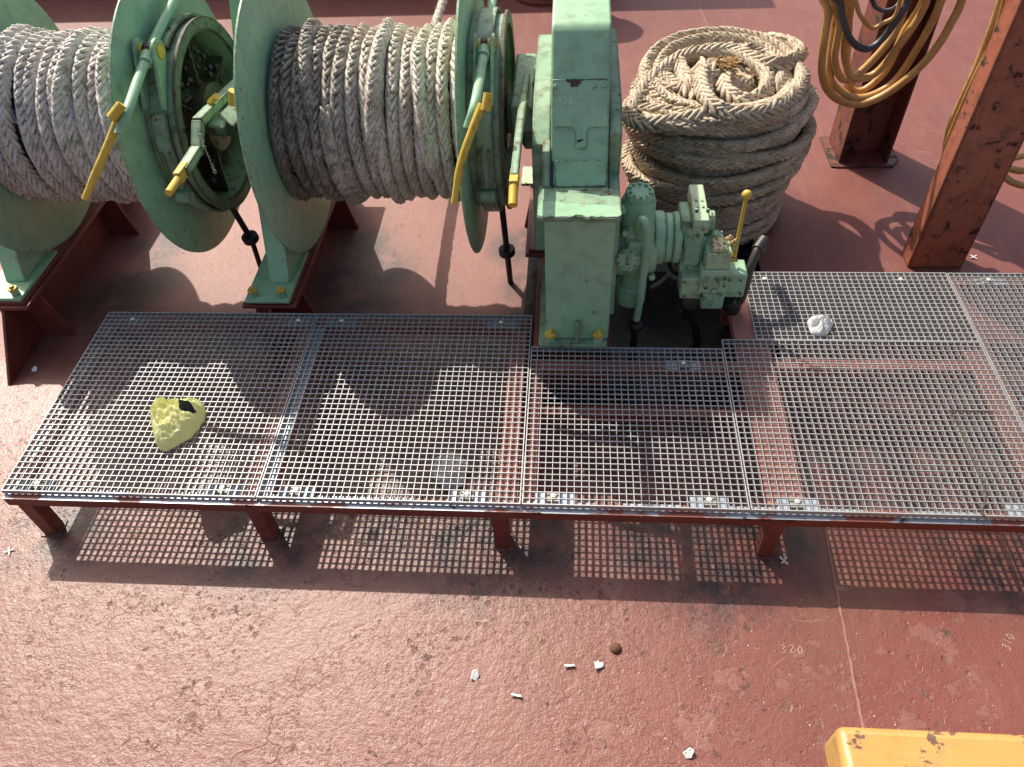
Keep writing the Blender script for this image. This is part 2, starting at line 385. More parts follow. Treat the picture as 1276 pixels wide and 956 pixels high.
def smoothpath(pts, n=8):
    """Catmull-Rom"""
    P = [Vector(p) for p in pts]; P = [P[0] * 2 - P[1]] + P + [P[-1] * 2 - P[-2]]; out = []
    for i in range(1, len(P) - 2):
        a, b, c, d = P[i - 1:i + 3]
        for k in range(n):
            t = k / n; out.append(.5 * ((2 * b) + (c - a) * t + (2 * a - 5 * b + 4 * c - d) * t * t + (3 * b - a - 3 * c + d) * t ** 3))
    out.append(P[-2]); return out
MESHCACHE = {}
def copied(o, parent, loc):
    c = o.copy(); COL.objects.link(c); c.parent = parent; c.location = loc; return c
def bolt_head(r=.014, h=.012):
    return MB().lathe((0, 0, 0), (0, 0, 1), [(r, 0), (r, h)], 6).lathe((0, 0, h), (0, 0, 1), [(r * .55, 0), (r * .45, h * .5)], 8)

# ------------------------------------------------------------------ deck
d = MB(); d.v = [(-30, -30, 0), (30, -30, 0), (30, 30, 0), (-30, 30, 0)]; d.f = [(0, 1, 2, 3)]
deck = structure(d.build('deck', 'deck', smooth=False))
def seam(p, q, wd=.012, name='weld_seam'):
    p, q = Vector(p), Vector(q); n = max(8, int((q - p).length / .03)); pts = []
    for i in range(n + 1):
        a = p.lerp(q, i / n); a.x += random.uniform(-.002, .002); a.z = .001; pts.append(a)
    rr = [wd * random.uniform(.22, .5) for _ in pts]
    o = MB().tube(pts, rr, 6).build(name, 'seam', deck); return o
seam(PZ(1024, 640), PZ(1085, 956), .014)
seam(PZ(868, 0), PZ(893, 60), .014);
CH = {'3': [[(0, .9), (.3, 1), (.55, .8), (.25, .55), (.6, .3), (.3, 0), (0, .1)]], '2': [[(0, .8), (.3, 1), (.55, .75), (.3, .4), (0, 0), (.6, .05)]],
      '0': [[(.3, 1), (.05, .7), (.05, .25), (.3, 0), (.55, .3), (.55, .7), (.3, 1)]], '1': [[(.3, 1), (.3, 0)]],
      '9': [[(.55, .75), (.3, .5), (.05, .75), (.3, 1), (.55, .8), (.5, .3), (.3, 0)]], '4': [[(.5, 0), (.5, 1), (0, .3), (.7, .3)]],'5': [[(.55, 1), (.1, 1), (.05, .6), (.4, .6), (.55, .3), (.3, 0), (0, .1)]], '/': [[(.4, 1.1), (.1, -.1)]]}
def scrawl(text, o, ax, up, h, name, mat, parent, r=.0018, gap=.85):
    mb = MB(); o = Vector(o); ax = Vector(ax).normalized(); up = Vector(up).normalized()
    for i, c in enumerate(text):
        for stroke in CH.get(c, []):
            pts = [o + ax * (h * (gap * i + a * .8)) + up * (h * (b + .08 * math.sin(i * 2.1))) for a, b in stroke]
            mb.tube(smoothpath(pts, 4), r, 5)
    return mb.build(name, mat, parent)
scrawl('320', PZ(974, 814, .001), (1, .02, 0), (.1, 1, 0), .032, 'chalk_mark', 'chalk', deck, r=.0013, gap=1.0)
scrawl('310', PZ(1259, 811, .001), (.45, .75, 0), (-.7, .5, 0), .03, 'chalk_mark', 'chalk', deck, r=.0013)

# bulwark aft of the winch whose shade falls over the far deck
b = thing('bulwark', 'tall red steel bulwark standing behind the winch beyond the top edge', 'bulwark', (0, 7.35, 0))
MB().box(-9, .7, 7.35, 7.37, 0, 2.25).build('plate', 'red', b)
MB().box(-9, .7, 7.26, 7.44, 2.253, 2.29).build('top_rail', 'red', b, .006)
for i in range(5): MB().prism([(7.37, .01), (7.85, .01), (7.37, 1.9)], -8 + 1.8 * i, -7.98 + 1.8 * i).build('stay', 'red', b)
bo = thing('bollard', 'red mooring bollard out past the top of the gearbox casing', 'bollard', (-.1, 6.0, 0))
MB().lathe((-.1, 6.0, 0), (0, 0, 1), [(.30, 0), (.30, .03), (.19, .035), (.19, 1.05), (.23, 1.08), (.23, 1.17), (.17, 1.2)], 40).build('post', 'red', bo)
# ------------------------------------------------------------------ walkway frame
H = .323; P = .03
XA, XB, XC, XD, XE = -2.219, -1.104, 0.0, .911, 2.106
fr = thing('walkway_frame', 'red steel frame with square legs carrying the grating walkway', 'frame', (0, .5, 0))
BT = H - .030                                  # beam top, gratings sit on it
def beam(x0, x1, y0, y1, name='beam', h=.052, top=BT): return MB().box(x0, x1, y0, y1, top - h, top).build(name, 'red' if name in ('front_beam', 'middle_beam') else 'red_top', fr, .003)
beam(XA + .004, 3.6, -.022, .03, 'front_beam', .050)
MB().box(XA + .003, 3.6, -.024, .032, BT + .001, BT + .0045).build('beam_top_strip', 'bare', fr)
for x0, x1, y1 in ((XA + .004, XA + .064, 1.05), (XB - .065, XB + .054, 1.05), (XC - .105, XC - .025, 1.05), (XC + .012, XC + .055, .78), (XD + .075, XD + .235, 1.40), (XE - .07, XE + .05, 1.40), (3.3, 3.37, 1.40)):
    beam(x0, x1, .0325, y1, 'cross_beam')
MB().box(XB - .008, XB + .052, .034, 1.045, BT + .001, BT + .004).build('beam_top_strip', 'steel', fr)
MB().box(XA + .005, XA + .045, .034, 1.045, BT + .001, BT + .004).build('beam_top_strip', 'bare', fr)
for x0, x1, y0, y1 in ((XA + .004, XC - .025, 1.053, 1.118), (XC + .012, XD + .074, .7825, .845), (XD + .238, XE - .073, .80, .865), (XD + .085, XE - .073, 1.405, 1.465), (XE - .07, 3.37, 1.405, 1.465)):
    beam(x0, x1, y0, y1, 'rear_beam')
beam(XC + .058, XD + .072, .50, .55, 'middle_beam', .05)
for x in (XA + .04, XB - .06, XC - .124, XD + .08, 2.32, 3.1):
    MB().box(x, x + .066, -.0195, .045, .006, BT - .053).build('leg', 'red', fr, .004)
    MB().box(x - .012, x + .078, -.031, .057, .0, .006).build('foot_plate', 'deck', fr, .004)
for x, y in ((XA + .04, 1.05), (XB - .05, 1.05), (XC - .1, 1.05), (XD + .1, 1.39), (2.03, 1.39), (XC + .02, .78), (3.2, 1.39)):
    MB().box(x, x + .06, y, y + .06, 0, BT - .053).build('leg', 'red', fr, .004)
# black cut burr and slag under joints
for x in (XB - .0, XC + .03, XD + .03, XD + .12):
    mb = MB()
    for k in range(9): mb.lathe((x + random.uniform(-.05, .05), -.025, BT + random.uniform(-.004, .003)), (0, -1, 0), [(.001, -.003), (random.uniform(.004, .009), .0), (.002, .004)], 7)
    o = mb.build('weld_slag', 'grease', fr); o['kind'] = 'stuff'

# ------------------------------------------------------------------ grating panels
def grating(label, x0, y0, nx, ny, clips, px=P, py=P, cut=None, ztop=H, depth=.020, xd=.007, swap=False):
    x1, y1 = x0 + nx * px, y0 + ny * py
    t = thing('grating_panel', label, 'grating', ((x0 + x1) / 2, (y0 + y1) / 2, ztop - depth), 'grating panels of the walkway')
    th = .0027
    dx_, dy_ = (.010, .027) if swap else (depth, xd)
    mb = MB()
    for i in range(1, nx):
        x = x0 + i * px + random.uniform(-.0006, .0006); mb.box(x - th / 2, x + th / 2, y0 + .004, y1 - .004, ztop - dx_, ztop - random.uniform(0, .0006) + (.0022 if swap else 0))
    o = mb.build('bearing_bars', 'galv', t, smooth=False); o['kind'] = 'stuff'
    mb = MB()
    for j in range(1, ny):
        y = y0 + j * py + random.uniform(-.0006, .0006); z = ztop + .0012 + random.uniform(0, .0008)
        mb.box(x0 + .004, x1 - .004, y - th / 2 - .0003, y + th / 2 + .0003, z - dy_, z - (.0015 if swap else 0))
    o = mb.build('cross_bars', 'galv', t, smooth=False); o['kind'] = 'stuff'
    mb = MB()
    mb.box(x0 + .0005, x1 - .0005, y0, y0 + .0045, ztop - depth, ztop + .001); mb.box(x0 + .0005, x1 - .0005, y1 - .0045, y1, ztop - depth, ztop + .001)
    mb.box(x0 + .0007, x0 + .0048, y0 + .0046, y1 - .0046, ztop - depth, ztop + .0006); mb.box(x1 - .0048, x1 - .0007, y0 + .0046, y1 - .0046, ztop - depth, ztop + .0006)
    mb.build('edge_band', 'galv', t, smooth=False)
    for cx, cy in clips:
        c = MB().box(cx - .028, cx + .028, cy - .026, cy + .026, ztop - .022, ztop - .012).build('clip', 'galv_clip', t, .003)
        MB().box(cx - .075, cx + .08, cy - .03, cy + .03, ztop - .0275, ztop - .0225).build('clip_plate', 'steel', t)
        MB().lathe((cx, cy, ztop - .012), (0, 0, 1), [(.011, 0), (.013, .006), (.011, .010), (.004, .013)], 10).build('bolt', 'galv_bolt', c)
    if cut:
        mb = MB()
        for p, q in cut: mb.bar(p, q, .005, .005)
        mb.build('cut_edge', 'cut', t, smooth=False)
    return t
t = NT('dull_clip_steel'); M['galv_clip'] = t.fin(t.mix(t.noise(60, 4), (.16, .15, .12), (.42, .40, .34)), .55, t.bump(t.noise(80, 3), .4, .003), .4)
t = NT('pale_bolt_steel'); M['galv_bolt'] = t.fin((.72, .70, .62), .35, None, .4)
g = .0025
def clip_at(u, v): p = PZ(u, v, H); return (p.x, p.y)
grating('leftmost walkway grating panel, the one the yellow bag lies on', XA, 0, 37, 37, [(XA + .135, .048), (XB - .16, .048), (XA + .145, 1.075), (XB - .09, 1.075)], px=(XB - XA - g) / 37, py=1.122 / 37)
grating('long grating panel right of the yellow bag panel, with clear plastic under it', XB + g, 0, 37, 37, [(XB + .16, .048), (XC - .225, .048), (XB + .135, 1.075), (XC - .155, 1.075)], px=(XC - XB - 2 * g) / 37, py=1.122 / 37)
grating('shorter grating panel in front of the green gearbox column', XC + g, 0, 30, 30, [(XC + .13, .048), (XD - .155, .048), (XD - .19, .81)], px=(XD - XC - 2 * g) / 30, py=.90 / 30)
cp = lambda u, v: PZ(u, v, H + .002)
cutl = [(cp(1184, 511), cp(1238, 513)), (cp(1184, 512), cp(1204, 553)), (cp(1204, 553), cp(1219, 590)), (cp(1219, 590), cp(1229, 617)), (cp(1229, 617), cp(1223, 640)), (cp(1222, 640), cp(1236, 648))]
grating('wide grating panel with a burnt cut line, in front of the white bag panel', XD + g, 0, 40, 32, [(XD + .19, .05), (XE - .12, .05)], px=(XE - XD - 2 * g) / 40, py=.963 / 32, cut=cutl)
grating('small grating panel with the white plastic bag on it', 1.078, .963 + g, 34, 17, [(1.19, 1.42), (1.87, 1.42)], px=(XE - 1.078 - g) / 34, py=(1.465 - .963) / 17, swap=True)
grating('rightmost grating panel running out of the picture', XE + g, 0, 40, 49, [(2.3, 1.42), (XE + .1, .05)], px=P, py=1.465 / 49)

# ------------------------------------------------------------------ winch foundations
ZF = .33
def nutbolt(parent, x, y, z, s=1.0):
    o = MB().lathe((x, y, z), (0, 0, 1), [(.027 * s, 0), (.027 * s, .035 * s)], 6).build('stud', 'green', parent)
    MB().lathe((x, y, z + .035 * s), (0, 0, 1), [(.031 * s, 0), (.031 * s, .018 * s), (.017 * s, .020 * s), (.015 * s, .034 * s)], 6).build('bolt', 'yellow', o, .002)
    return o
def girder(label, xc, wd, y0, y1, gus):
    t = thing('winch_foundation', label, 'foundation', (xc, (y0 + y1) / 2, 0), 'foundations under the winch')
    MB().box(xc - wd / 2, xc + wd / 2, y0, y1, ZF - .022, ZF).build('top_flange', 'red', t, .003)
    MB().box(xc - .011, xc + .011, y0 + .01, y1, 0, ZF - .0225).build('web', 'red', t)
    for y in gus:
        for s in (-1, 1):
            MB().prism([(xc + s * .012, 0.001), (xc + s * (wd / 2 + .05), .001), (xc + s * (wd / 2 - .012), ZF - .024), (xc + s * .012, ZF - .024)], y - .007, y + .007, 'y').build('gusset', 'red', t, .002)
    MB().prism([(y0 + .009, .001), (y0 - .26, .001), (y0 - .005, ZF - .024), (y0 + .009, ZF - .024)], xc - .008, xc + .008).build('end_bracket', 'red', t, .002)
    MB().box(xc - wd / 2 + .018, xc + wd / 2 - .018, y0 + .02, y0 + .42, ZF + .0005, ZF + .018).build('packing_plate', 'red', t, .003)
    return t
G1X, G2X = -2.822, -1.372
girder('leftmost dark red foundation girder with a triangular gusset beside the walkway corner', G1X, .29, 1.14, 2.75, (1.281, 2.222))
girder('middle dark red foundation girder under the pedestal between the two rope drums', G2X, .285, 1.17, 2.75, (1.32, 2.282))
t = girder('dark red foundation girder behind the gearbox and its bearing', .16, .44, 1.6, 2.75, (2.3,))
MB().box(.012, .385, .90, 1.59, .0, .318).build('front_box', 'red', t, .003)

# ------------------------------------------------------------------ winch drums
Y0, Z0, RF, RR = 1.81, 1.04, .682, .405
def drum(label, xl, xr, pedx, gx, brake_w, tail):
    t = thing('winch_drum', label, 'winch drum', ((xl + xr) / 2, Y0, .36), 'winch drums')
    for x, s in ((xl, -1), (xr, 1)):
        f = MB().lathe((x - .007, Y0, Z0), (1, 0, 0), [(.10, -.001), (RF - .006, -.001), (RF, .003), (RF, .011), (RF - .006, .015), (.10, .015)], 96).build('flange', 'green', t)
    MB().lathe((xl, Y0, Z0), (1, 0, 0), [(.335, .01), (.335, xr - xl - .01)], 48).build('barrel', 'green_dirty', t)
    MB().lathe((pedx - .22, Y0, Z0), (1, 0, 0), [(.095, 0), (.095, tail - pedx + .22)], 28).build('shaft', 'green_worn', t)
    # pedestal
    pd = MB().prism([(1.30, ZF + .040), (2.42, ZF + .040), (2.02, 1.10), (1.93, 1.20), (1.69, 1.20), (1.60, 1.10)], pedx - .055, pedx + .055).build('pedestal', 'green', t, .006)
    MB().lathe((pedx - .085, Y0, Z0), (1, 0, 0), [(.17, 0), (.18, .01), (.18, .16), (.17, .17)], 32).build('bearing_cap', 'green_worn', pd)
    bp = MB().box(gx - .118, gx + .118, 1.165, 1.58, ZF + .0185, ZF + .040).build('base_plate', 'green', t, .005)
    for dx in (-.075, .075): nutbolt(bp, gx + dx, 1.205, ZF + .040, .82)
    # brake drum with an open face
    xb = xr + .009; 
    bd = MB().ring((xb, Y0, Z0), (1, 0, 0), .405, .445, 0, brake_w, 72).build('brake_drum', 'green_worn', t)
    MB().ring((xb, Y0, Z0), (1, 0, 0), .4055, .462, brake_w + .0005, brake_w + .014, 72).build('brake_drum_rim', 'green_dirty', bd)
    MB().lathe((xb, Y0, Z0), (1, 0, 0), [(.12, .002), (.404, .002), (.404, .012), (.12, .012)], 48).build('brake_drum_web', 'oily_green', bd)
    for k in range(6):
        a = k * math.pi / 3 + .35; c_, s_ = math.cos(a), math.sin(a)
        MB().bar((xb + .05, Y0 + .13 * c_, Z0 + .13 * s_), (xb + .05, Y0 + .40 * c_, Z0 + .40 * s_), .012, .085, up=(1, 0, 0)).build('rib', 'oily_green', bd)
    MB().lathe((xb, Y0, Z0), (1, 0, 0), [(.19, .012), (.19, .05), (.15, .055), (.145, brake_w * .75), (.165, brake_w * .76), (.165, brake_w), (.12, brake_w + .005)], 36).build('hub', 'oily_green', t)
    mb = MB()
    for k in range(130):
        a = random.uniform(0, 6.28); r = random.uniform(.15, .34)
        mb.lathe((xb + random.uniform(.012, .09), Y0 + r * math.cos(a), Z0 + r * math.sin(a)), (1, 0, 0), [(q_ * z_[0], q_ * z_[1]) for q_ in (random.uniform(.35, 1.0),) for z_ in ((.002, -.018), (.018, -.010), (.024, .002), (.015, .013), (.002, .017))], 7)
    o = mb.build('grease_clots', 'grease', t); o['kind'] = 'stuff'
    # brake band, wrapped round the drum, with lining
    n = 90; mb = MB(); li = MB()
    x, w_ = xb + brake_w * .52, brake_w * .52
    for k in range(n):
        a0, a1 = R_(150 + 322 * k / n), R_(150 + 322 * (k + 1) / n)
        for q, r0, r1, ww in ((mb, .462, .474, w_), (li, .4455, .4615, w_ * .9)):
            bs = len(q.v)
            for a in (a0, a1):
                c_, s_ = math.cos(a), math.sin(a)
                q.v += [(x - ww / 2, Y0 + r0 * c_, Z0 + r0 * s_), (x + ww / 2, Y0 + r0 * c_, Z0 + r0 * s_), (x + ww / 2, Y0 + r1 * c_, Z0 + r1 * s_), (x - ww / 2, Y0 + r1 * c_, Z0 + r1 * s_)]
            q.f += [(bs, bs + 1, bs + 5, bs + 4), (bs + 1, bs + 2, bs + 6, bs + 5), (bs + 2, bs + 3, bs + 7, bs + 6), (bs + 3, bs, bs + 4, bs + 7)]
            if k == 0: q.f.append((bs + 3, bs + 2, bs + 1, bs))
            if k == n - 1: q.f.append((bs + 4, bs + 5, bs + 6, bs + 7))
    bd2 = mb.build('brake_band', 'green_worn', t)
    li.build('brake_lining', 'dark_steel', bd2)
    for dx in (-.02, .02):
        a0, a1 = R_(170), R_(194); r_ = .485
        MB().bar((x + dx, Y0 + r_ * math.cos(a0), Z0 + r_ * math.sin(a0)), (x + dx, Y0 + r_ * math.cos(a1), Z0 + r_ * math.sin(a1)), .016, .014, up=(1, 0, 0)).build('band_strap', 'green_worn', bd2, .002)
    MB().cyl((x - .04, Y0 + .495 * math.cos(R_(199)), Z0 + .495 * math.sin(R_(199))), (x + .04, Y0 + .495 * math.cos(R_(199)), Z0 + .495 * math.sin(R_(199))), .03, 18).build('band_pivot', 'green_worn', bd2, .003)
    return t, xb, bd2
D1L, D1R, D2L, D2R = -2.69, -1.765, -1.222, -.292
dr1, xb1, band1 = drum('left green winch drum with a yellow pin in its brake clevis', D1L, D1R, -2.80, G1X, .145, -1.2)
dr2, xb2, band2 = drum('right green winch drum next to the gearbox casing', D2L, D2R, -1.335, G2X, .15, .10)

def clevis(parent, xm, y, z, half, pin_mat, d):
    """two lugs with a pin, standing off the brake band"""
    ang = math.atan2(z - Z0, y - Y0); rad = Vector((0, math.cos(ang), math.sin(ang))); tan = Vector((0, -rad.z, rad.y))
    o = Vector((xm, y, z)); base = Vector((xm, Y0, Z0)) + rad * .474
    up = Vector((0, -.35, .94)); dn = Vector((0, Y0 - .40 - y, Z0 + .25 - z))
    a0 = math.atan2(dn.z, dn.y)
    for s in (-1, 1):
        poly = []
        for k in range(11):
            a = a0 + R_(75) + R_(210) * k / 10; poly.append((y + .055 * math.cos(a), z + .055 * math.sin(a)))
        e = Vector((0, y, z)) + dn; q = Vector((0, -dn.z, dn.y)).normalized() * .016
        poly += [((e - q).y, (e - q).z), ((e + q).y, (e + q).z)]
        MB().prism(poly, xm + s * half - .008, xm + s * half + .008).build('brake_lug', 'green', parent, .003)
    MB().cyl((xm - half - .015, y, z), (xm + half + .014, y, z), .034, 20).build('pin', pin_mat, parent)
    MB().lathe((xm - half * .6, y, z), (1, 0, 0), [(.03, 0), (.036, .01), (.036, half * 1.2 - .01), (.03, half * 1.2)], 14).build('trunnion', 'grease', parent)
def crank(parent, pts_green, pts_yellow, stub, r=.021):
    o = MB().tube(smoothpath(pts_green, 5), r, 14).build('screw_rod', 'green', parent)
    MB().cyl(pts_green[1].lerp(pts_green[2], .06), pts_green[1].lerp(pts_green[2], .22), r * 1.35, 14).build('rod_sleeve', 'green', o)
    MB().tube(smoothpath(pts_yellow, 5), [r * .8] * (len(smoothpath(pts_yellow, 5)) - 3) + [r * .7] * 3, 12).build('crank_handle', 'yellow', o)
    MB().cyl(stub[0], stub[1], r * .95, 14).build('handle_grip', 'yellow', o)
# drum 1 brake screw: rod through clevis, swings out over the rope to the left
c1 = PX(186, 64, -1.69)
clevis(band1, -1.69, c1.y, c1.z, .042, 'yellow', None)
crank(dr1, [PX(232, -30, -1.675), c1, PY(160, 135, 1.16), PY(148, 168, 1.07)], [PY(152, 136, 1.13), PY(139, 170, 1.07), PY(122, 210, 1.0), PY(106, 248, .96)], (PY(152, 130, 1.12), PY(138, 148, 1.08)))
c2 = PX(604, 58, -.205)
clevis(band2, -.205, c2.y, c2.z, .038, 'yellow', None)
crank(dr2, [PX(619, -30, -.195), c2, PY(593, 125, 1.20), PY(583, 160, 1.13)], [PY(601, 130, 1.15), PY(590, 158, 1.10), PY(574, 205, 1.03), PY(566, 253, .97)], (PY(609, 116, 1.15), PY(605, 138, 1.12)))
# lock pins with chains / clutch levers
def flatbar(parent, pts, wd, th, mat, name, up=(1, 0, 0)):
    mb = MB()
    for a, b in zip(pts[:-1], pts[1:]): mb.bar(a, b + (b - a).normalized() * .004, wd, th, up)
    return mb.build(name, mat, parent, .003)
lx = -1.47
lv = [PX(u, v, lx) for u, v in ((300, 100), (272, 127), (247, 152), (246, 186), (228, 214))]
o = flatbar(dr1, lv, .040, .045, 'green_worn', 'clutch_lever')
flatbar(o, [PX(232, 208, lx), PX(222, 222, lx)], .05, .03, 'yellow', 'lever_socket')
MB().cyl(PX(226, 217, lx), PX(210, 241, lx), .017, 12).build('lever_grip', 'yellow', o)
MB().cyl(PX(262, 128, lx), PX(262, 128, lx) + Vector((.05, -.02, .04)), .017, 6).build('bolt', 'yellow', o)
br = [PY(262, 148, 1.45), PY(281, 152, 1.45), PY(297, 136, 1.52)]
flatbar(dr1, br, .09, .014, 'green_worn', 'lever_bracket', up=(.3, -.3, 1))
MB().cyl(PY(291, 130, 1.5), PY(291, 113, 1.5), .022, 12).build('bolt', 'yellow', dr1)
ch = MB(); cp0, cp1 = PX(249, 168, lx + .03), PX(267, 213, lx + .06); prev = None
for i in range(13):
    p = cp0.lerp(cp1, i / 12) + Vector((0, 0, -.012 * math.sin(math.pi * i / 12))); q = cp0.lerp(cp1, (i + .9) / 12)
    d_ = (q - p).normalized(); s_ = d_.cross(Vector((1, 0, .3)) if i % 2 else Vector((0, 1, .2))).normalized(); pts = []
    L_ = (q - p).length * .72
    for k in range(11):
        a = 2 * math.pi * k / 10; pts.append(p + d_ * (L_ * .5 + L_ * .75 * math.cos(a)) + s_ * (.007 * math.sin(a)))
    ch.tube(pts, .0026, 5)
ch.build('chain', 'chain', dr1)
lx = -.035
lv = [PX(u, v, lx) for u, v in ((657, 98), (653, 122), (648, 155), (641, 222))]
o = flatbar(dr2, lv, .045, .030, 'green_worn', 'clutch_lever')
flatbar(o, [PX(642, 216, lx), PX(640, 232, lx)], .047, .034, 'yellow', 'lever_socket')
MB().cyl(PX(640, 232, lx), PX(639, 256, lx), .018, 12).build('lever_grip', 'yellow', o)
MB().cyl(PX(653, 137, lx), PX(653, 137, lx) + Vector((0, -.01, .045)), .020, 6).build('bolt', 'yellow', o)
# band adjusting rods hanging under each brake with a ring stop
for par, x, u0, v0, u1, v1 in ((dr1, xb1 + .09, 298, 250, 314, 300), (dr2, xb2 + .10, 628, 250, 636, 352)):
    a = Vector((x, Y0 - .10, Z0 - .46)); 
    bpt = PY(u1, v1, 1.757 if par is dr2 else 1.75)
    if par is dr2: bpt.z = .002; rp = .58
    else: rp = .92
    o = MB().cyl(a, bpt, .017, 12).build('adjusting_rod', 'rubber' if par is dr1 else 'dark_steel', par)
    q = a.lerp(bpt, rp); dv = (bpt - a).normalized()
    MB().cyl(q - dv * .02, q + dv * .02, .047, 18).build('rod_stop', 'rubber', o, .006)
    if par is dr1: MB().cyl(bpt, PZ(331, 352, .002), .015, 10).build('rod_end', 'dark_steel', o)
# big guard plate behind the left brake, leaning back
MB().prism([(2.02, .9), (2.04, .9), (2.56, 1.75), (2.54, 1.75)], -1.60, -1.43).build('guard_plate', 'green', dr1, .004)

# ------------------------------------------------------------------ ropes
def lump():
    n, rows = 6, [-.86, -.45, 0, .45, .86]; v = [(-1, 0, 0)]
    for a in rows:
        r = math.sqrt(1 - a * a * .92)
        for k in range(n): t_ = 2 * math.pi * k / n; v.append((a, r * math.cos(t_), r * math.sin(t_)))
    v.append((1, 0, 0)); f = []
    for k in range(n): f.append((0, 1 + (k + 1) % n, 1 + k))
    for i in range(len(rows) - 1):
        for k in range(n):
            a, b_ = 1 + i * n + k, 1 + i * n + (k + 1) % n; c_, d_ = a + n, b_ + n; f += [(a, b_, d_), (a, d_, c_)]
    e = len(v) - 1; s0 = 1 + (len(rows) - 1) * n
    for k in range(n): f.append((s0 + k, s0 + (k + 1) % n, e))
    return np.array(v), np.array(f)
LV, LF = lump()
def resample(pts, step):
    pts = np.asarray(pts, float); seg = np.linalg.norm(np.diff(pts[:, :3], axis=0), axis=1); s = np.concatenate([[0], np.cumsum(seg)])
    t_ = np.arange(0, s[-1], step); return np.stack([np.interp(t_, s, pts[:, k]) for k in range(pts.shape[1])], 1)
class Rope:
    """strand lumps laid round a path; joined into one mesh"""
    def __init__(s): s.V = []; s.F = []; s.A = []; s.n = 0
    def add(s, path, nrm, r, pitch, cols, tilt=28, wide=.37, thick=.36, core=True, length=1.22):
        both = resample(np.hstack([path, nrm]), pitch); Pt, N = both[:, :3], both[:, 3:]
        T = np.gradient(Pt, axis=0); T /= np.linalg.norm(T, axis=1)[:, None]
        N = N - T * np.sum(N * T, 1)[:, None]; N /= np.linalg.norm(N, axis=1)[:, None]; B = np.cross(T, N); m_ = len(Pt)
        for ci, ph in enumerate(cols):
            sg = 1 if ci % 2 else -1; off = .5 * pitch if ci % 2 else 0
            phj = R_(ph) + rng.normal(0, .06, m_); er = np.cos(phj)[:, None] * N + np.sin(phj)[:, None] * B; ec = -np.sin(phj)[:, None] * N + np.cos(phj)[:, None] * B
            ta = R_(tilt) * sg + rng.normal(0, .07, m_)
            ax = np.cos(ta)[:, None] * T + np.sin(ta)[:, None] * ec + er * rng.normal(.20, .04, m_)[:, None]
            ax /= np.linalg.norm(ax, axis=1)[:, None]
            wz = er - ax * np.sum(er * ax, 1)[:, None]; wz /= np.linalg.norm(wz, axis=1)[:, None]; wy = np.cross(wz, ax)
            C = Pt + T * off + er * (r * (.68 + rng.normal(0, .03, m_)))[:, None]
            sc = rng.uniform(.9, 1.1, m_)
            L_, W_, H_ = r * length * sc, r * wide * sc, r * thick * sc
            V = C[:, None] + LV[None, :, 0:1] * (ax * L_[:, None])[:, None] + LV[None, :, 1:2] * (wy * W_[:, None])[:, None] + LV[None, :, 2:3] * (wz * H_[:, None])[:, None]
            s.V.append(V.reshape(-1, 3)); nv = len(LV)
            s.F.append((LF[None] + (np.arange(m_) * nv)[:, None, None] + s.n).reshape(-1, 3)); s.n += m_ * nv
            s.A.append(np.repeat(rng.uniform(0, 1, m_), nv))
        if core:
            k = 8; an = np.arange(k) * 2 * np.pi / k
            V = Pt[:, None] + (N[:, None] * np.cos(an)[None, :, None] + B[:, None] * np.sin(an)[None, :, None]) * r * .66
            s.V.append(V.reshape(-1, 3)); i = np.arange(m_ - 1)[:, None]; j = np.arange(k)[None]; j2 = (j + 1) % k
            a, b_, c_, d_ = i * k + j, i * k + j2, (i + 1) * k + j, (i + 1) * k + j2
            s.F.append(np.concatenate([np.stack([a, b_, d_], -1).reshape(-1, 3), np.stack([a, d_, c_], -1).reshape(-1, 3)]) + s.n); s.n += m_ * k
            s.A.append(np.ones(m_ * k))
    def build(s, name, mat):
        V = np.concatenate(s.V); Fc = np.concatenate(s.F); A = np.concatenate(s.A)
        me = bpy.data.meshes.new(name); me.vertices.add(len(V)); me.vertices.foreach_set('co', V.ravel())
        me.loops.add(len(Fc) * 3); me.loops.foreach_set('vertex_index', Fc.ravel().astype(np.int32))
        me.polygons.add(len(Fc)); me.polygons.foreach_set('loop_start', np.arange(0, len(Fc) * 3, 3, dtype=np.int32)); me.polygons.foreach_set('loop_total', np.full(len(Fc), 3, np.int32))
        me.update(); me.validate(); at = me.attributes.new('var', 'FLOAT', 'POINT'); at.data.foreach_set('value', A.astype(np.float32))
        me.shade_smooth(); me.materials.append(M[mat]); o = bpy.data.objects.new(name, me); COL.objects.link(o); return o
def fuzz(o, R, n, ln=.03):
    V = np.concatenate(R.V); idx = rng.choice(len(V), n, replace=False); mb = MB(); off = np.array(o.location)
    for p in V[idx]:
        p = Vector(p - off); d_ = Vector(rng.normal(0, 1, 3)).normalized(); q = p + d_ * (ln * rng.uniform(.4, 1)); r_ = q + Vector(rng.normal(0, 1, 3)).normalized() * ln * .5
        mb.tube([p, q, r_], [.0011, .0009, .0005], 3)
    f = mb.build('loose_fibres', 'fibre', None, smooth=False); f.parent = o; f['kind'] = 'stuff'
M['fibre'] = simple('rope_fibre', (.55, .46, .34), .9)
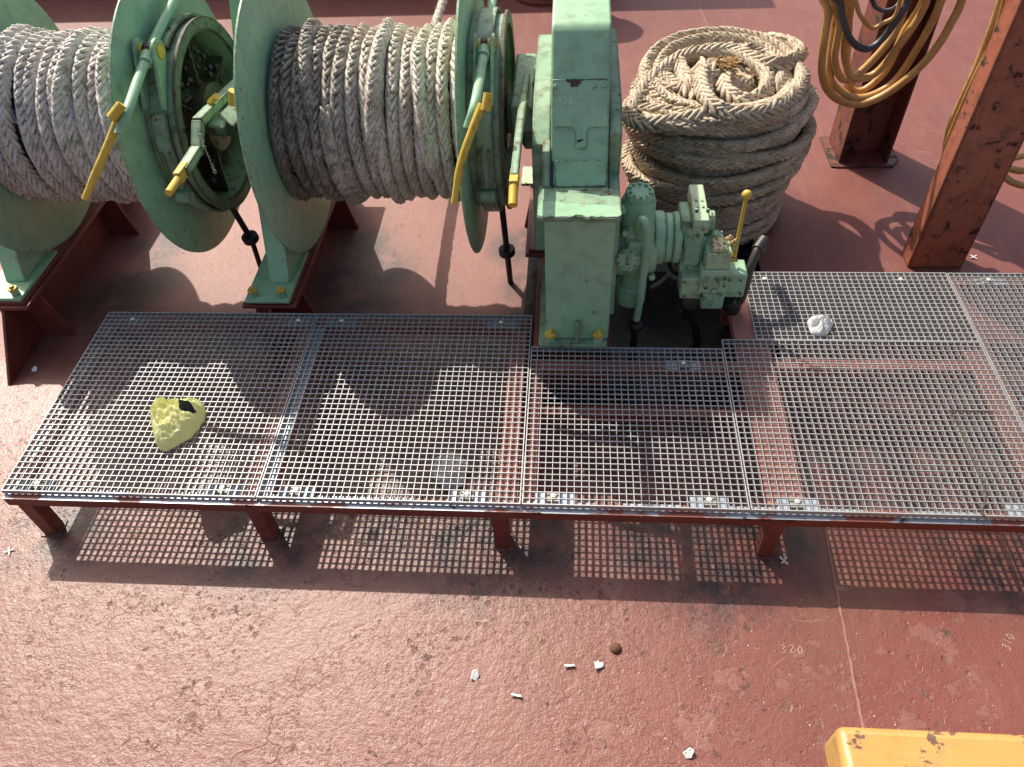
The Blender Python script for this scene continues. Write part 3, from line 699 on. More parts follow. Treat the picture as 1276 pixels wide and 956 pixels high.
def drum_rope(xl, xr, name, mat, label, nw, rr=.033):
    R = Rope(); span = xr - xl - 2 * rr - .02; x = xl + rr + .012; step = span / (nw - 1)
    R0 = RR - .037; th = np.radians(np.arange(0, 361, 3))
    for i in range(nw):
        xx = x + i * step; rad = R0 + rng.normal(0, .006) + (.012 if i % 5 == 3 else 0); ph = rng.uniform(0, 6.28); amp = rng.uniform(.003, .013)
        px_ = xx + amp * np.sin(th + ph) + .004 * np.sin(3 * th + ph)
        rd = rad + .005 * np.sin(2 * th + ph * 2) + .003 * np.sin(5 * th + ph)
        path = np.stack([px_, Y0 + rd * np.cos(th), Z0 + rd * np.sin(th)], 1); nr = np.stack([0 * th, np.cos(th), np.sin(th)], 1)
        R.add(path, nr, rr * rng.uniform(.92, 1.07), .040, (-92, -31, 31, 92), tilt=24, length=1.45, wide=.38, thick=.37)
    # one crossing turn on top of the layer
    for x0_, dx_, t0, n_ in ((.12, .10, 20, 45), (.55, -.07, 70, 40), (.70, .06, 95, 36)):
        a = th[:n_] + R_(t0); k = np.linspace(0, 1, n_); xx = xl + x0_ + k * dx_; hh = .040 * np.clip(np.minimum(k, 1 - k) * 6, 0, 1) - .004
        path = np.stack([xx, Y0 + (R0 + hh) * np.cos(a), Z0 + (R0 + hh) * np.sin(a)], 1); nr = np.stack([0 * a, np.cos(a), np.sin(a)], 1)
        R.add(path, nr, rr, .030, (-92, -31, 31, 92), tilt=27)
    if nw and mat == 'rope_drum2':
        an = np.radians(np.linspace(150, 268, 12)); P_ = [(-.93 + .02 * i / 11, Y0 + (R0 + .036) * math.cos(a_), Z0 + (R0 + .036) * math.sin(a_)) for i, a_ in enumerate(an)]
        P_ += [(-.905, 2.2, .575), (-.885, 2.9, .512), (-.87, 3.4, .515), (-.85, 4.2, .525), (-.83, 5.2, .535), (-.81, 6.3, .55), (-.80, 7.345, .57)]   # the line leads off the drum's underside
        pts = np.array([tuple(p) for p in smoothpath(P_, 10)])
        R.add(pts, np.tile([[0, -.1, 1.]], (len(pts), 1)), rr * .95, .030, (0, 60, 120, 180, 240, 300), tilt=27)
    o = R.build(name, mat); tag(o, label, 'rope', 'ropes wound on the winch drums'); recentre(o); fuzz(o, R, 5000, .02)
    return o
drum_rope(D1L, D1R, 'mooring_rope', 'rope_drum', 'pale grey braided mooring rope wound on the left drum', 15)
drum_rope(D2L, D2R, 'mooring_rope', 'rope_drum2', 'braided mooring rope with blackened turns wound on the drum beside the gearbox', 15)

# rope coil standing on the deck
def coil():
    R = Rope(); cx, cy = 1.03, 2.53; cols = (0, 60, 120, 180, 240, 300)
    prof = [(np.interp(z_, [.03, .15, .3, .45, .58, .72, .82], [.44, .475, .50, .512, .515, .505, .475]), z_) for z_ in np.linspace(.036, .80, 13)]
    th = np.radians(np.arange(0, 362, 4))
    for i, (r0, z0) in enumerate(prof):
        ph = rng.uniform(0, 6.28); til = rng.uniform(.01, .035) + (.035 if 4 < i < 12 else 0); tp = rng.uniform(-2.4, -.2)
        rr = r0 + rng.normal(0, .017) + .022 * np.sin(2 * th + ph) + .012 * np.sin(3 * th + 2 * ph) - .02
        z = z0 + til * np.cos(th - tp) + .008 * np.sin(3 * th + ph)
        if i < 2: z = np.maximum(z, .04)
        path = np.stack([cx + rr * np.cos(th) * 1.02, cy + rr * np.sin(th), z], 1); nr = np.stack([np.cos(th), np.sin(th), .3 + 0 * th], 1)
        R.add(path, nr, 0.0325 * rng.uniform(.92, 1.08), .038, cols, tilt=26, length=1.45, wide=.38, thick=.40)
        if 2 < i:                                                   # inner stacked turn so that gaps show rope behind
            rr2 = rr - .075; R.add(np.stack([cx + rr2 * np.cos(th), cy + rr2 * np.sin(th), z + .03], 1), nr, .037, .036, cols, tilt=30)
    def loop(pts, r=.039, n=9):
        q = np.array([tuple(p) for p in smoothpath(pts, n)]); R.add(q, np.tile([[0, -.35, .9]], (len(q), 1)), r, .042, cols, tilt=27, length=1.4, wide=.38, thick=.40)
    L = lambda u, v, z: PZ(u, v, z)
    # top: loose bights seen from above
    for k in range(9):                                                    # slack bights filling the middle
        ra, zz, a0 = rng.uniform(.10, .33), .66 + .022 * k, rng.uniform(0, 6.28); dx, dy = rng.uniform(-.12, .12), rng.uniform(-.12, .12)
        q = [(cx + dx + ra * (1 + .25 * math.sin(2 * t_ + a0)) * math.cos(t_ + a0), cy + dy + ra * math.sin(t_ + a0), zz + .02 * math.sin(2 * t_)) for t_ in np.linspace(0, 6.1, 14)]
        loop(q, .037, 5)
    th2 = np.linspace(0, 2 * math.pi, 40)
    for r_, z_, dy_ in ((.43, .845, .05), (.36, .84, .06)):
        R.add(np.stack([cx + r_ * np.cos(th2), cy + dy_ + r_ * np.sin(th2) + .012 * np.sin(3 * th2), z_ + .05 * np.clip(np.sin(th2), 0, 1) - .05 * np.clip(-np.sin(th2), 0, 1)], 1), np.stack([.5 * np.cos(th2), .5 * np.sin(th2), 1 + 0 * th2], 1), .038, .037, cols, tilt=30)
    loop([L(784, 142, .80), L(806, 106, .84), L(848, 74, .87), L(905, 64, .90), L(955, 80, .91), L(985, 76, .90), L(996, 62, .87), L(975, 51, .85), L(945, 50, .84), L(925, 62, .86), L(915, 78, .86)])
    loop([L(776, 140, .78), L(800, 154, .80), L(845, 151, .82), L(880, 140, .86), L(878, 104, .9), L(891, 88, .92)])
    loop([L(876, 82, .94), L(874, 106, .92), L(889, 132, .90), L(930, 143, .88), L(972, 131, .88), L(998, 100, .87), L(988, 76, .86)])
    loop([L(905, 92, .90), L(905, 112, .89), L(925, 125, .88), L(948, 118, .88), L(955, 98, .89), L(940, 82, .9)])
    loop([L(845, 78, .86), L(855, 102, .85), L(838, 112, .84), L(822, 108, .83), L(830, 95, .83)])
    loop([L(852, 118, .84), L(866, 100, .85), L(868, 122, .84)])
    loop([L(965, 112, .85), L(975, 90, .86), L(962, 74, .85)])
    loop([L(792, 122, .77), L(832, 80, .80), L(895, 74, .80), L(975, 92, .80), L(985, 120, .79), L(930, 148, .80), L(860, 158, .80), L(805, 150, .79)])
    loop([L(800, 138, .80), L(870, 146, .82), L(930, 138, .82), L(985, 128, .80)])
    o = R.build('rope_coil', 'rope_coil'); tag(o, 'big coil of tan plaited rope heaped on the red deck behind the hydraulic valve', 'rope coil'); recentre(o); fuzz(o, R, 4200, .026)
    mb = MB(); c0 = L(903, 82, .93)
    for k in range(260):
        a = random.uniform(0, 6.28); e = random.uniform(-.2, 1.2); v = Vector((math.cos(a) * math.cos(e), math.sin(a) * math.cos(e) - .3, math.sin(e) * .8)); ln = random.uniform(.035, .075)
        p = c0 + Vector((random.uniform(-.035, .035), random.uniform(-.03, .03), random.uniform(-.03, .02)))
        q = p + v * ln; r_ = q + Vector((random.uniform(-.02, .02), random.uniform(-.02, .02), random.uniform(-.025, .01)))
        mb.tube([p, q, r_], [.0035, .0025, .0012], 4)
    f = mb.build('frayed_end', 'frayed', o); f['kind'] = 'stuff'
    mb = MB()
coil()

# ------------------------------------------------------------------ gearbox
gb = thing('gearbox', 'tall pale green gearbox casing on a square column', 'gearbox', (.22, 1.4, .32))
cs = MB().prism([(1.13, 1.068), (1.44, 1.59), (1.455, 1.608), (1.48, 1.618), (2.15, 1.66), (2.42, 1.45), (2.45, 1.05), (2.30, .62), (1.5, .62), (1.4, 1.068)], .095, .338).build('casing', 'green', gb, .010, seg=3)
# cover plate over the lower half of the face, with its tab
FN = Vector((0, -.522, .31)).normalized()                       # outward normal of the leaning casing face
def PF(u, v, out=0.0):
    d_ = Vector(ray(u, v)); o_ = Vector((.2, 1.13, 1.068)) + FN * out; c_ = Vector(CAM); return c_ + d_ * ((o_ - c_).dot(FN) / d_.dot(FN))
def plate_on_face(poly, out, th, name, mat, par, bev=.003):
    n = len(poly); a = [PF(u, v, out) for u, v in poly]; mb = MB()
    mb.v = [tuple(p) for p in a] + [tuple(p - FN * th) for p in a]
    mb.f = [tuple(range(n)), tuple(range(n, 2 * n))[::-1]] + [(k, n + k, n + (k + 1) % n, (k + 1) % n) for k in range(n)]
    return mb.build(name, mat, par, bev)
pl = [(688, 99), (759, 98), (758, 159), (734, 159), (731.5, 164), (731, 184), (728, 185.5), (720, 185.5), (717, 183), (717, 164), (714, 159.5), (688, 158)]
plate_on_face(pl, .007, .0065, 'cover_plate', 'green', gb, .002)
plate_on_face([(691, 200), (757, 199), (755, 232), (692, 233)], .005, .004, 'lower_cover', 'green', gb, .002)
for u in (688.4, 759): plate_on_face([(u - 1.3, 201), (u + 1.1, 201), (u + .9, 235), (u - 1.2, 235)], .009, .004, 'gasket_slot', 'grease', gb, 0)
plate_on_face([(719, 175), (726, 173), (727, 175), (720, 178)], .0085, .001, 'missing_paint', 'grease', gb, 0)
plate_on_face([(704, 99.6), (707, 98.3), (711, 99), (716, 98.2), (722, 98.8), (730, 98.6), (726, 100.6), (723, 101.4), (724.5, 104), (721, 105.2), (719.5, 108.5), (715, 107.6), (713, 109.4), (710.5, 106), (711, 103.5), (707.5, 102.6)], .0088, .001, 'missing_paint', 'bare_primer', gb, 0)
plate_on_face([(730, 98.8), (744, 98.0), (757, 98.4), (757, 99.4), (742, 99.2), (731, 100)], .0088, .001, 'missing_paint', 'bare_primer', gb, 0)
fup = FN.cross(Vector((-1, 0, 0))); fup = fup if fup.z > 0 else -fup
scrawl('930', PF(695, 129, .0075), (1, 0, 0), fup, .024, 'scratched_number', 'chalk_thin', gb, .0013, 1.05)
scrawl('1130', PF(693, 144, .0075), (1, 0, 0), fup, .024, 'scratched_number', 'chalk_thin', gb, .0013, .95)
for u, v in ((740, 107), (753, 107), (692, 108)): MB().lathe(PF(u, v, .007), FN, [(.010, 0), (.011, .003), (.005, .006)], 10).build('bolt', 'green', gb)
# bearing housing either side of the casing
MB().prism([(1.24, .90), (1.24, 1.20), (1.36, 1.26), (1.50, 1.30), (2.1, 1.30), (2.3, .62), (1.26, .62)], .012, .092).build('bearing_housing', 'green_worn', gb, .006)
MB().prism([(1.24, .95), (1.24, 1.25), (1.36, 1.32), (2.1, 1.32), (2.3, .62), (1.26, .62)], .341, .395).build('bearing_housing', 'green_worn', gb, .006)
MB().prism([(1.12, 1.0655), (1.19, 1.20), (1.26, 1.22), (1.26, 1.0655)], .060, .093).build('corner_web', 'green_worn', gb, .003)
MB().lathe((-.06, Y0, Z0), (1, 0, 0), [(.15, 0), (.17, .015), (.17, .06), (.13, .07)], 32).build('shaft_collar', 'green_worn', gb)
MB().box(-.10, .008, 1.55, 2.1, 1.08, 1.21).build('bearing_block', 'green_worn', gb, .012)
for u, v in ((670, 103), (671, 115), (668, 121)):
    p = PY(u, v, 1.75); MB().lathe(p, (0, -.15, 1), [(.026, -.05), (.026, 0), (.017, .002), (.017, .022)], 8).build('bolt', 'green_dirty', gb)
MB().box(-.115, -.005, 2.25, 2.44, ZF + .002, ZF + .02).build('foot_plate', 'green_pale', gb, .003)
# column
MB().box(.074, .371, .934, 1.42, .345, 1.042).build('column', 'green', gb, .007)
mb = MB(); n = 26                                                          # ledge with a torn, uneven front lip
top = []
for k in range(n + 1):
    f = k / n; top.append((.044 + f * .348, .906 + random.uniform(-.004, .004) + (.012 if 12 <= k <= 14 else 0) + (.012 if k in (0, n) else 0)))
poly = top + [(.392, 1.26), (.044, 1.26)]
lg = mb.prism(poly, 1.043, 1.064, 'z').build('ledge_plate', 'green_worn', gb, .003)
MB().prism([(a, b_ + .006) for a, b_ in top] + [(.385, .985), (.30, 1.0), (.22, 1.006), (.14, 1.02), (.05, 1.03)], 1.0645, 1.0675, 'z').build('ledge_sunlit_patch', 'green', lg)  # brighter green laid in the outline of the sunlit strip on the ledge
bp = MB().box(.038, .366, .893, 1.5, .3185, .344).build('base_plate', 'green_worn', gb, .006)
MB().box(.213, .232, .897, .932, .345, .47).build('stiffener', 'green_worn', gb, .003)
for u, v in ((686, 424), (745, 424)):
    p = PZ(u, v, .345); nutbolt(bp, p.x, max(p.y, .915), .344, .95)

# ------------------------------------------------------------------ drip tray
tr = thing('drip_tray', 'oil-black drip tray on the deck under the hydraulic motor', 'drip tray', (.7, 1.6, 0))
MB().box(.39, 1.27, .90, 2.15, .001, .012).build('tray_floor', 'oily', tr)
MB().box(-.07, .3895, .74, .898, .001, .0118).build('tray_floor', 'oily', tr); MB().box(.3905, 1.02, .74, .8985, .001, .0122).build('tray_floor', 'oily', tr)
MB().box(-.07, .010, .90, 2.0, .001, .010).build('tray_floor', 'oily', tr)
MB().box(-.075, 1.03, .722, .738, .001, .085).build('tray_lip', 'red', tr, .002)
MB().box(1.272, 1.284, 1.14, 2.15, .001, .045).build('tray_lip', 'oily', tr)
MB().box(.39, 1.27, 2.152, 2.164, .001, .045).build('tray_lip', 'oily', tr)
MB().lathe((.86, 1.55, .012), (0, 0, 1), [(.085, 0), (.085, .006), (.075, .008)], 28).build('drain_cover', 'oily', tr)
# ------------------------------------------------------------------ hydraulic motor
hm = thing('hydraulic_motor', 'pale green hydraulic motor with a bolted round cap beside the gearbox column', 'hydraulic motor', (.48, 1.22, .35))
def bolts_ring(par, o, d, R, n, r, h, mat='green', a0=0):
    x, y, z = frame(d); o = Vector(o); proto = None
    for k in range(n):
        a = a0 + 2 * math.pi * k / n; p = o + x * (R * math.cos(a)) + y * (R * math.sin(a))
        if proto is None:
            proto = MB().lathe((0, 0, 0), d, [(r, 0), (r, h), (r * .6, h * 1.15)], 6).build('bolt', mat, par); proto.location = p - world_loc(par)
        else: copied(proto, par, p - world_loc(par))
MX, MY, MZ = .485, 1.21, .66
body = MB().lathe((MX, MY, .36), (0, 0, 1), [(.062, 0), (.075, .004), (.075, .10), (.055, .115), (.055, .2), (.078, .26), (.078, .58), (.070, .60)], 32).build('cylinder', 'green', hm)
cap = MB().lathe((MX, MY - .005, .962), (.06, -.10, 1), [(.064, 0), (.064, .028), (.060, .034)], 32).build('cylinder_cap', 'green', hm)
bolts_ring(cap, Vector((MX, MY - .005, .962)) + Vector((.06, -.10, 1)).normalized() * .034, (.06, -.10, 1), .047, 10, .0085, .008)
MB().lathe((MX - .10, MY + .02, MZ), (1, 0, 0), [(.115, 0), (.125, .01), (.125, .16), (.115, .19), (.11, .2)], 36).build('motor_housing', 'green', hm)
MB().box(MX - .115, MX - .085, MY - .12, MY + .2, .36, .93).build('mounting_flange', 'green', hm, .004)
MB().box(MX - .05, MX + .075, MY - .085, MY + .02, .60, .85).build('port_block', 'green', hm, .012)
MB().box(MX - .04, MX + .03, MY - .115, MY - .04, .72, .79).build('port_pad', 'green', hm, .01)
cp_ = PY(783, 325, 1.075); cd_ = Vector((0, -1, .12)).normalized(); cf = cp_
cov = MB().lathe(cp_ - cd_ * .09, cd_, [(.050, 0), (.050, .066), (.057, .068), (.057, .086), (.053, .090)], 36).build('round_cover', 'green', hm)
bolts_ring(cov, cf, (0, -1, .12), .046, 9, .0085, .008)
for q in ((776, 262), (779, 290), (812, 345)): MB().lathe(PY(q[0], q[1], 1.12), (0, -1, .3), [(.017, -.03), (.017, .012), (.010, .016)], 6).build('plug', 'green', hm)
CH.update({'Z': [[(0, 1), (.6, 1), (0, 0), (.6, 0)]], 'H': [[(0, 0), (0, 1)], [(0, .5), (.55, .5)], [(.55, 0), (.55, 1)]], 'O': CH['0'], 'N': [[(0, 0), (0, 1), (.55, 0), (.55, 1)]], 'E': [[(.5, 1), (0, 1), (0, 0), (.5, 0)], [(0, .5), (.4, .5)]]})
scrawl('HOH', cf + Vector((-.010, -.002, .030)), (0, -.12, -1), (1, 0, 0), .020, 'cast_lettering', 'green', cov, .0025, .95)
for x0, x1, r0 in ((MX + .085, MX + .135, .125), (MX + .137, MX + .172, .115), (MX + .174, MX + .21, .12)):
    MB().lathe((x0, MY + .05, .70), (1, 0, 0), [(r0 - .006, 0), (r0, .005), (r0, x1 - x0 - .005), (r0 - .006, x1 - x0)], 40).build('flange_disc', 'green', hm)
MB().cyl((MX + .21, MY + .06, .78), (MX + .36, MY + .06, .79), .045, 20).build('port_pipe', 'green', hm)
# U pipe down to the deck
pp = [PY(797, 296, 1.14), PY(795, 283, 1.10), PY(800, 274, 1.07), PY(805, 280, 1.05), PY(806, 300, 1.055), PY(803, 330, 1.08), PY(797, 375, 1.10), PY(793, 398, 1.11)]
MB().tube(smoothpath(pp, 7), .0185, 16).build('bent_pipe', 'green', hm)
rp = PY(792, 406, 1.113)
o = MB().lathe(rp, (0, 0, 1), [(.026, -.018), (.034, -.010), (.036, 0), (.034, .010), (.022, .02)], 18).build('pipe_gaiter', 'rubber', hm)
MB().cyl((rp.x, rp.y, .013), rp, .018, 14).build('lower_pipe', 'dark_steel', hm)

# ------------------------------------------------------------------ control valve
cv = thing('control_valve', 'pale green hydraulic control valve block with a yellow ball lever', 'valve', (.86, 1.2, .35))
def vbox(u0, v0, u1, v1, y, dep, name, mat='green', par=cv, bev=.006, dz=0):
    a, b_ = PY(u0, v0, y), PY(u1, v1, y)
    return MB().box(min(a.x, b_.x), max(a.x, b_.x), y, y + dep, min(a.z, b_.z), max(a.z, b_.z) + dz).build(name, mat, par, bev)
def vbolts(par, pts, y, r=.0105, h=.011, d=(0, -1, .15), mat='green'):
    proto = None
    for u, v in pts:
        p = PY(u, v, y)
        if proto is None: proto = MB().lathe((0, 0, 0), d, [(r, -.004), (r, h), (r * .55, h), (r * .5, h * .4)], 8).build('bolt', mat, par); proto.location = p - world_loc(par)
        else: copied(proto, par, p - world_loc(par))
# top relief block, long towards the back
a, b_ = PZ(866, 275, .88), PZ(885, 275, .88)
tb = MB().box(a.x, b_.x, a.y, a.y + .285, .81, .880).build('relief_block', 'green_pale', cv, .005)
for fy_, in ((.10,), (.15,)):
    for fx in (.3, .7): MB().lathe((a.x + (b_.x - a.x) * fx, a.y + fy_, .880), (0, 0, 1), [(.006, 0), (.006, .005)], 8).build('bolt', 'green', tb)
MB().box(a.x - .05, a.x - .002, a.y + .04, a.y + .20, .72, .845).build('side_block', 'green_worn', cv, .006)
o = MB().lathe((b_.x, a.y + .09, .835), (1, 0, 0), [(.03, 0), (.032, .004), (.032, .02), (.024, .022), (.024, .036)], 8).build('plug', 'green_pale', cv, .003)
MB().box(a.x - .02, b_.x - .01, a.y + .03, a.y + .19, .60, .809).build('riser_block', 'green', cv, .006)
# stack on the left with screws
sb = vbox(854, 292, 872, 309, 1.175, .12, 'pilot_valve'); vbolts(sb, ((857, 294), (869, 294), (863, 296)), 1.173, .009)
sp = vbox(850, 309, 872, 340, 1.19, .14, 'spool_body', 'green'); vbolts(sp, ((856, 315), (869, 314), (855, 326), (868, 325), (856, 333), (868, 332)), 1.188, .0095, mat='green_pale')
dome = PY(889, 296, 1.24)
MB().lathe(dome, (0, -.1, 1), [(.05, -.07), (.05, 0), (.042, .012), (.022, .022), (.020, .030)], 24).build('dome', 'green', cv)
bolts_ring(cv, dome + Vector((0, -.001, .006)), (0, -.1, 1), .043, 6, .007, .01)
hb = vbox(881, 316, 909, 336, 1.12, .10, 'pilot_head', 'green_pale', bev=.005)
tp = PZ(896, 309, PY(895, 316, 1.12).z); MB().box(tp.x - .034, tp.x + .036, 1.125, 1.215, PY(895, 316, 1.12).z + .0005, PY(895, 316, 1.12).z + .02).build('rusty_cap', 'valve_rust', hb, .004)
vbolts(hb, ((887, 312), (902, 311), (887, 304), (903, 303)), 1.135, .008, d=(0, -.2, 1))
mb_ = vbox(874, 338, 905, 366, 1.11, .17, 'valve_body', 'green_pale'); vbolts(mb_, ((881, 346), (893, 347), (903, 346), (879, 358), (897, 367), (902, 355), (876, 372)), 1.108, .0105)
MB().lathe(PY(889.5, 362, 1.11), (0, -1, .1), [(.017, -.01), (.017, .008), (.012, .010)], 14).build('port_plug', 'green', mb_)
vbox(876, 366, 900, 386, 1.115, .12, 'lower_body', 'green', bev=.010); vbolts(mb_, ((886, 377),), 1.113, .014)
lb = vbox(850, 348, 873.3, 373, 1.125, .13, 'left_end_block', 'green_pale', bev=.010)
rb = vbox(905.7, 343, 926, 371, 1.12, .12, 'right_end_block', 'green', bev=.008); vbolts(rb, ((911, 367), (922, 365)), 1.118, .009)
kn = PY(911, 324, 1.16); MB().cyl(PY(904, 325, 1.16), PY(919, 324, 1.16), .009, 8).build('adjuster', 'yellow', hb)
la, lb_ = PY(915, 320, 1.2), PY(930.5, 243, 1.24)
lev = MB().tube([la, la.lerp(lb_, .5), lb_], [.0105, .0095, .0085], 12).build('lever', 'yellow', cv)
MB().lathe(lb_ - Vector((0, 0, .022)), (0, 0, 1), [(.003, 0), (.013, .004), (.020, .012), (.0225, .022), (.020, .033), (.013, .041), (.003, .045)], 20).build('lever_ball', 'yellow', lev)
vbolts(lb, ((853, 352), (870, 352), (853, 369), (870, 369)), 1.123, .009)
vbolts(rb, ((909, 348), (923, 348)), 1.118, .009)
for u, v, yy in ((858, 330, 1.18), (878, 352, 1.1), (898, 352, 1.1)): MB().lathe(PY(u, v, yy), (0, -1, .1), [(.016, -.01), (.016, .010), (.011, .012), (.011, .02)], 6).build('hex_plug', 'green', cv, .0015)
for u, v in ((905, 298), (911, 303), (907, 312)): MB().lathe(PY(u, v, 1.2), (.7, -.3, .6), [(.010, -.02), (.010, .018), (.013, .02), (.013, .032)], 6).build('fitting', 'valve_rust', cv)
MB().lathe(PY(846, 300, 1.2), (1, 0, 0), [(.014, 0), (.014, .03), (.018, .031), (.018, .045)], 6).build('fitting', 'green_pale', cv)
MB().lathe(PY(874, 300, 1.215), (0, 0, 1), [(.022, -.05), (.022, .02), (.016, .026)], 14).build('cartridge', 'green', cv)
vbolts(cv, ((868, 262), (882, 262), (876, 285)), PZ(866, 275, .88).y - .001, .009)
# hoses of the valve
MB().cyl(PY(861, 378, 1.19), PY(859, 392, 1.22), .040, 18).build('hose_stub', 'rubber', cv)
MB().cyl(PY(861, 385, 1.21), Vector((PZ(869, 428, 0).x, PZ(869, 428, 0).y, .013)), .021, 14).build('return_hose', 'rubber', cv)
hp = [PY(913, 378, 1.19), PY(922, 375, 1.19), PY(928, 360, 1.2), PY(933, 340, 1.22), PY(941, 318, 1.27), PY(948, 303, 1.32)]
o = MB().tube(smoothpath(hp, 6), .021, 16).build('supply_hose', 'hose_w', cv)
MB().cyl(PY(943, 312, 1.29), PY(953, 298, 1.35), .029, 16).build('hose_collar', 'hose_w', o, .004)
MB().cyl(PY(952, 300, 1.34), PY(951, 312, 1.46), .024, 16).build('hose_tail', 'hose_w', o)
MB().cyl(PY(905, 372, 1.17), PY(913, 384, 1.2), .042, 18).build('hose_stub', 'rubber', cv)
bp_ = [PY(852, 301, 1.22), PY(842, 303, 1.22), PY(835, 318, 1.23), PY(836, 335, 1.25), PY(848, 344, 1.26)]
MB().tube(smoothpath(bp_, 6), .011, 10).build('pilot_hose', 'rubber', cv)
sp_ = [PY(838, 336, 1.25), PY(825, 350, 1.28), PY(812, 358, 1.3)]
MB().tube(smoothpath(sp_, 5), .010, 10).build('pilot_pipe', 'green_worn', cv)
# ------------------------------------------------------------------ posts with hoses
ps = thing('steel_post', 'shade-darkened red H-section post the hoses hang on', 'post', (2.14, 3.15, 0), 'red posts at right')
MB().box(1.985, 2.003, 3.0, 3.30, .012, 2.6).build('flange', 'post_shaded', ps, .004)
MB().box(2.292, 2.31, 3.0, 3.30, .012, 2.6).build('flange', 'post_shaded', ps, .004)
MB().box(2.0035, 2.2915, 3.14, 3.156, .012, 2.6).build('web', 'post_shaded', ps)
MB().prism([(1.93, 2.96), (1.97, 2.95), (2.33, 2.95), (2.39, 3.03), (2.39, 3.34), (1.93, 3.34)], 0, .0115, 'z').build('base_plate', 'post_shaded', ps, .003)
MB().cyl((2.15, 3.0, 2.15), (2.15, 2.62, 2.20), .03, 12).build('hose_hook', 'post', ps)
ps2 = thing('steel_post', 'rust-pitted red post standing at the back corner of the walkway', 'post', (2.29, 1.97, 0), 'red posts at right')
MB().box(2.137, 2.441, 1.90, 2.035, .0, 3.0).build('column', 'post', ps2, .008)

def hose(label, name, mat, loops, cat='hose', group=None, n=9):
    mb = MB()
    for pts, r in loops: mb.tube(smoothpath(pts, n), r, 12)
    o = mb.build(name, mat); tag(o, label, cat, group); return recentre(o)
def hang(pts, y0, y1):
    """points along a bight, depth blended from y0 to y1"""
    k = len(pts) - 1; return [PY(u + random.uniform(-2.2, 2.2), v + random.uniform(-2, 2), y0 + (y1 - y0) * i / k + random.uniform(-.015, .015)) for i, (u, v) in enumerate(pts)]
TOP = Vector((2.12, 2.80, 2.20))
hose('thick orange-yellow hose hanging in loops on the dark post', 'hanging_hose', 'hose_y', [
    ([TOP] + hang([(1042, -40), (1032, 20), (1025, 85), (1038, 118), (1066, 130), (1105, 117), (1150, 78), (1185, 30), (1205, -30)], 2.74, 2.80) + [TOP], .0225),
    ([TOP] + hang([(1050, -40), (1043, 20), (1036, 85), (1042, 108), (1070, 122), (1110, 104), (1140, 62), (1168, 10), (1180, -40)], 2.80, 2.84) + [TOP], .0225),
    ([TOP] + hang([(1062, -40), (1060, 10), (1051, 60), (1056, 88), (1066, 97), (1090, 92), (1118, 62), (1150, 10), (1160, -40)], 2.77, 2.82) + [TOP], .0215),
    ([TOP] + hang([(1048, -40), (1046, 30), (1040, 72), (1046, 95), (1062, 98), (1085, 80), (1115, 40), (1134, -10), (1142, -40)], 2.72, 2.88) + [TOP], .021),
    ([TOP] + hang([(1058, -40), (1056, 30), (1054, 80), (1058, 110), (1075, 112), (1105, 85), (1128, 40), (1148, 0), (1155, -40)], 2.84, 2.90) + [TOP], .021)], group='hoses hanging at the posts')
hose('dark grey hose hanging in one loop among the orange ones', 'hanging_hose', 'hose_k', [([TOP] + hang([(1050, -40), (1049, 5), (1053, 38), (1064, 54), (1080, 59), (1100, 48), (1120, 24), (1132, 0), (1145, -40)], 2.66, 2.70) + [TOP], .019), ([TOP] + hang([(1084, -40), (1086, 2), (1096, 11), (1112, 10), (1124, 0), (1130, -40)], 2.72, 2.74) + [TOP], .012)], group='hoses hanging at the posts')
hose('thin yellow hose hanging in a short loop over the dark hose', 'hanging_hose', 'hose_y', [([TOP] + hang([(1064, -40), (1067, 4), (1074, 24), (1088, 35), (1102, 31), (1115, 18), (1125, -10), (1130, -40)], 2.70, 2.70) + [TOP], .012)], group='hoses hanging at the posts')
hose('yellow hose running down the left side of the pitted post', 'hanging_hose', 'hose_y', [(hang([(1262, -60), (1246, 0), (1226, 55), (1210, 95), (1197, 130), (1184, 162), (1176, 185)], 2.12, 2.10), .017)], group='hoses hanging at the posts')
hose('slim yellow hose close against the pitted post', 'hanging_hose', 'hose_y', [(hang([(1262, -40), (1240, 40), (1215, 98), (1192, 150), (1178, 186), (1165, 230), (1150, 260)], 2.08, 2.06), .008)], group='hoses hanging at the posts')
hose('orange and dark hoses showing behind the pitted post at the right edge', 'hanging_hose', 'hose_y', [(hang([(1310, 150), (1285, 185), (1262, 197), (1240, 197)], 2.35, 2.35), .02), (hang([(1310, 215), (1285, 230), (1262, 226), (1245, 215)], 2.3, 2.3), .02), (hang([(1310, 185), (1280, 212), (1256, 210)], 2.3, 2.3), .02)], group='hoses hanging at the posts')
# ------------------------------------------------------------------ yellow block near the camera
yb = thing('yellow_steel_block', 'yellow painted steel block at the bottom right corner', 'steel block', (1.4, -1.3, 0))
MB().box(.835, 2.4, -1.75, -1.045, .86, 1.0).build('top', 'yellow_block', yb, .022, seg=4)
MB().box(1.0, 2.3, -1.65, -1.2, .0, .859).build('pedestal', 'yellow_block', yb, .01)

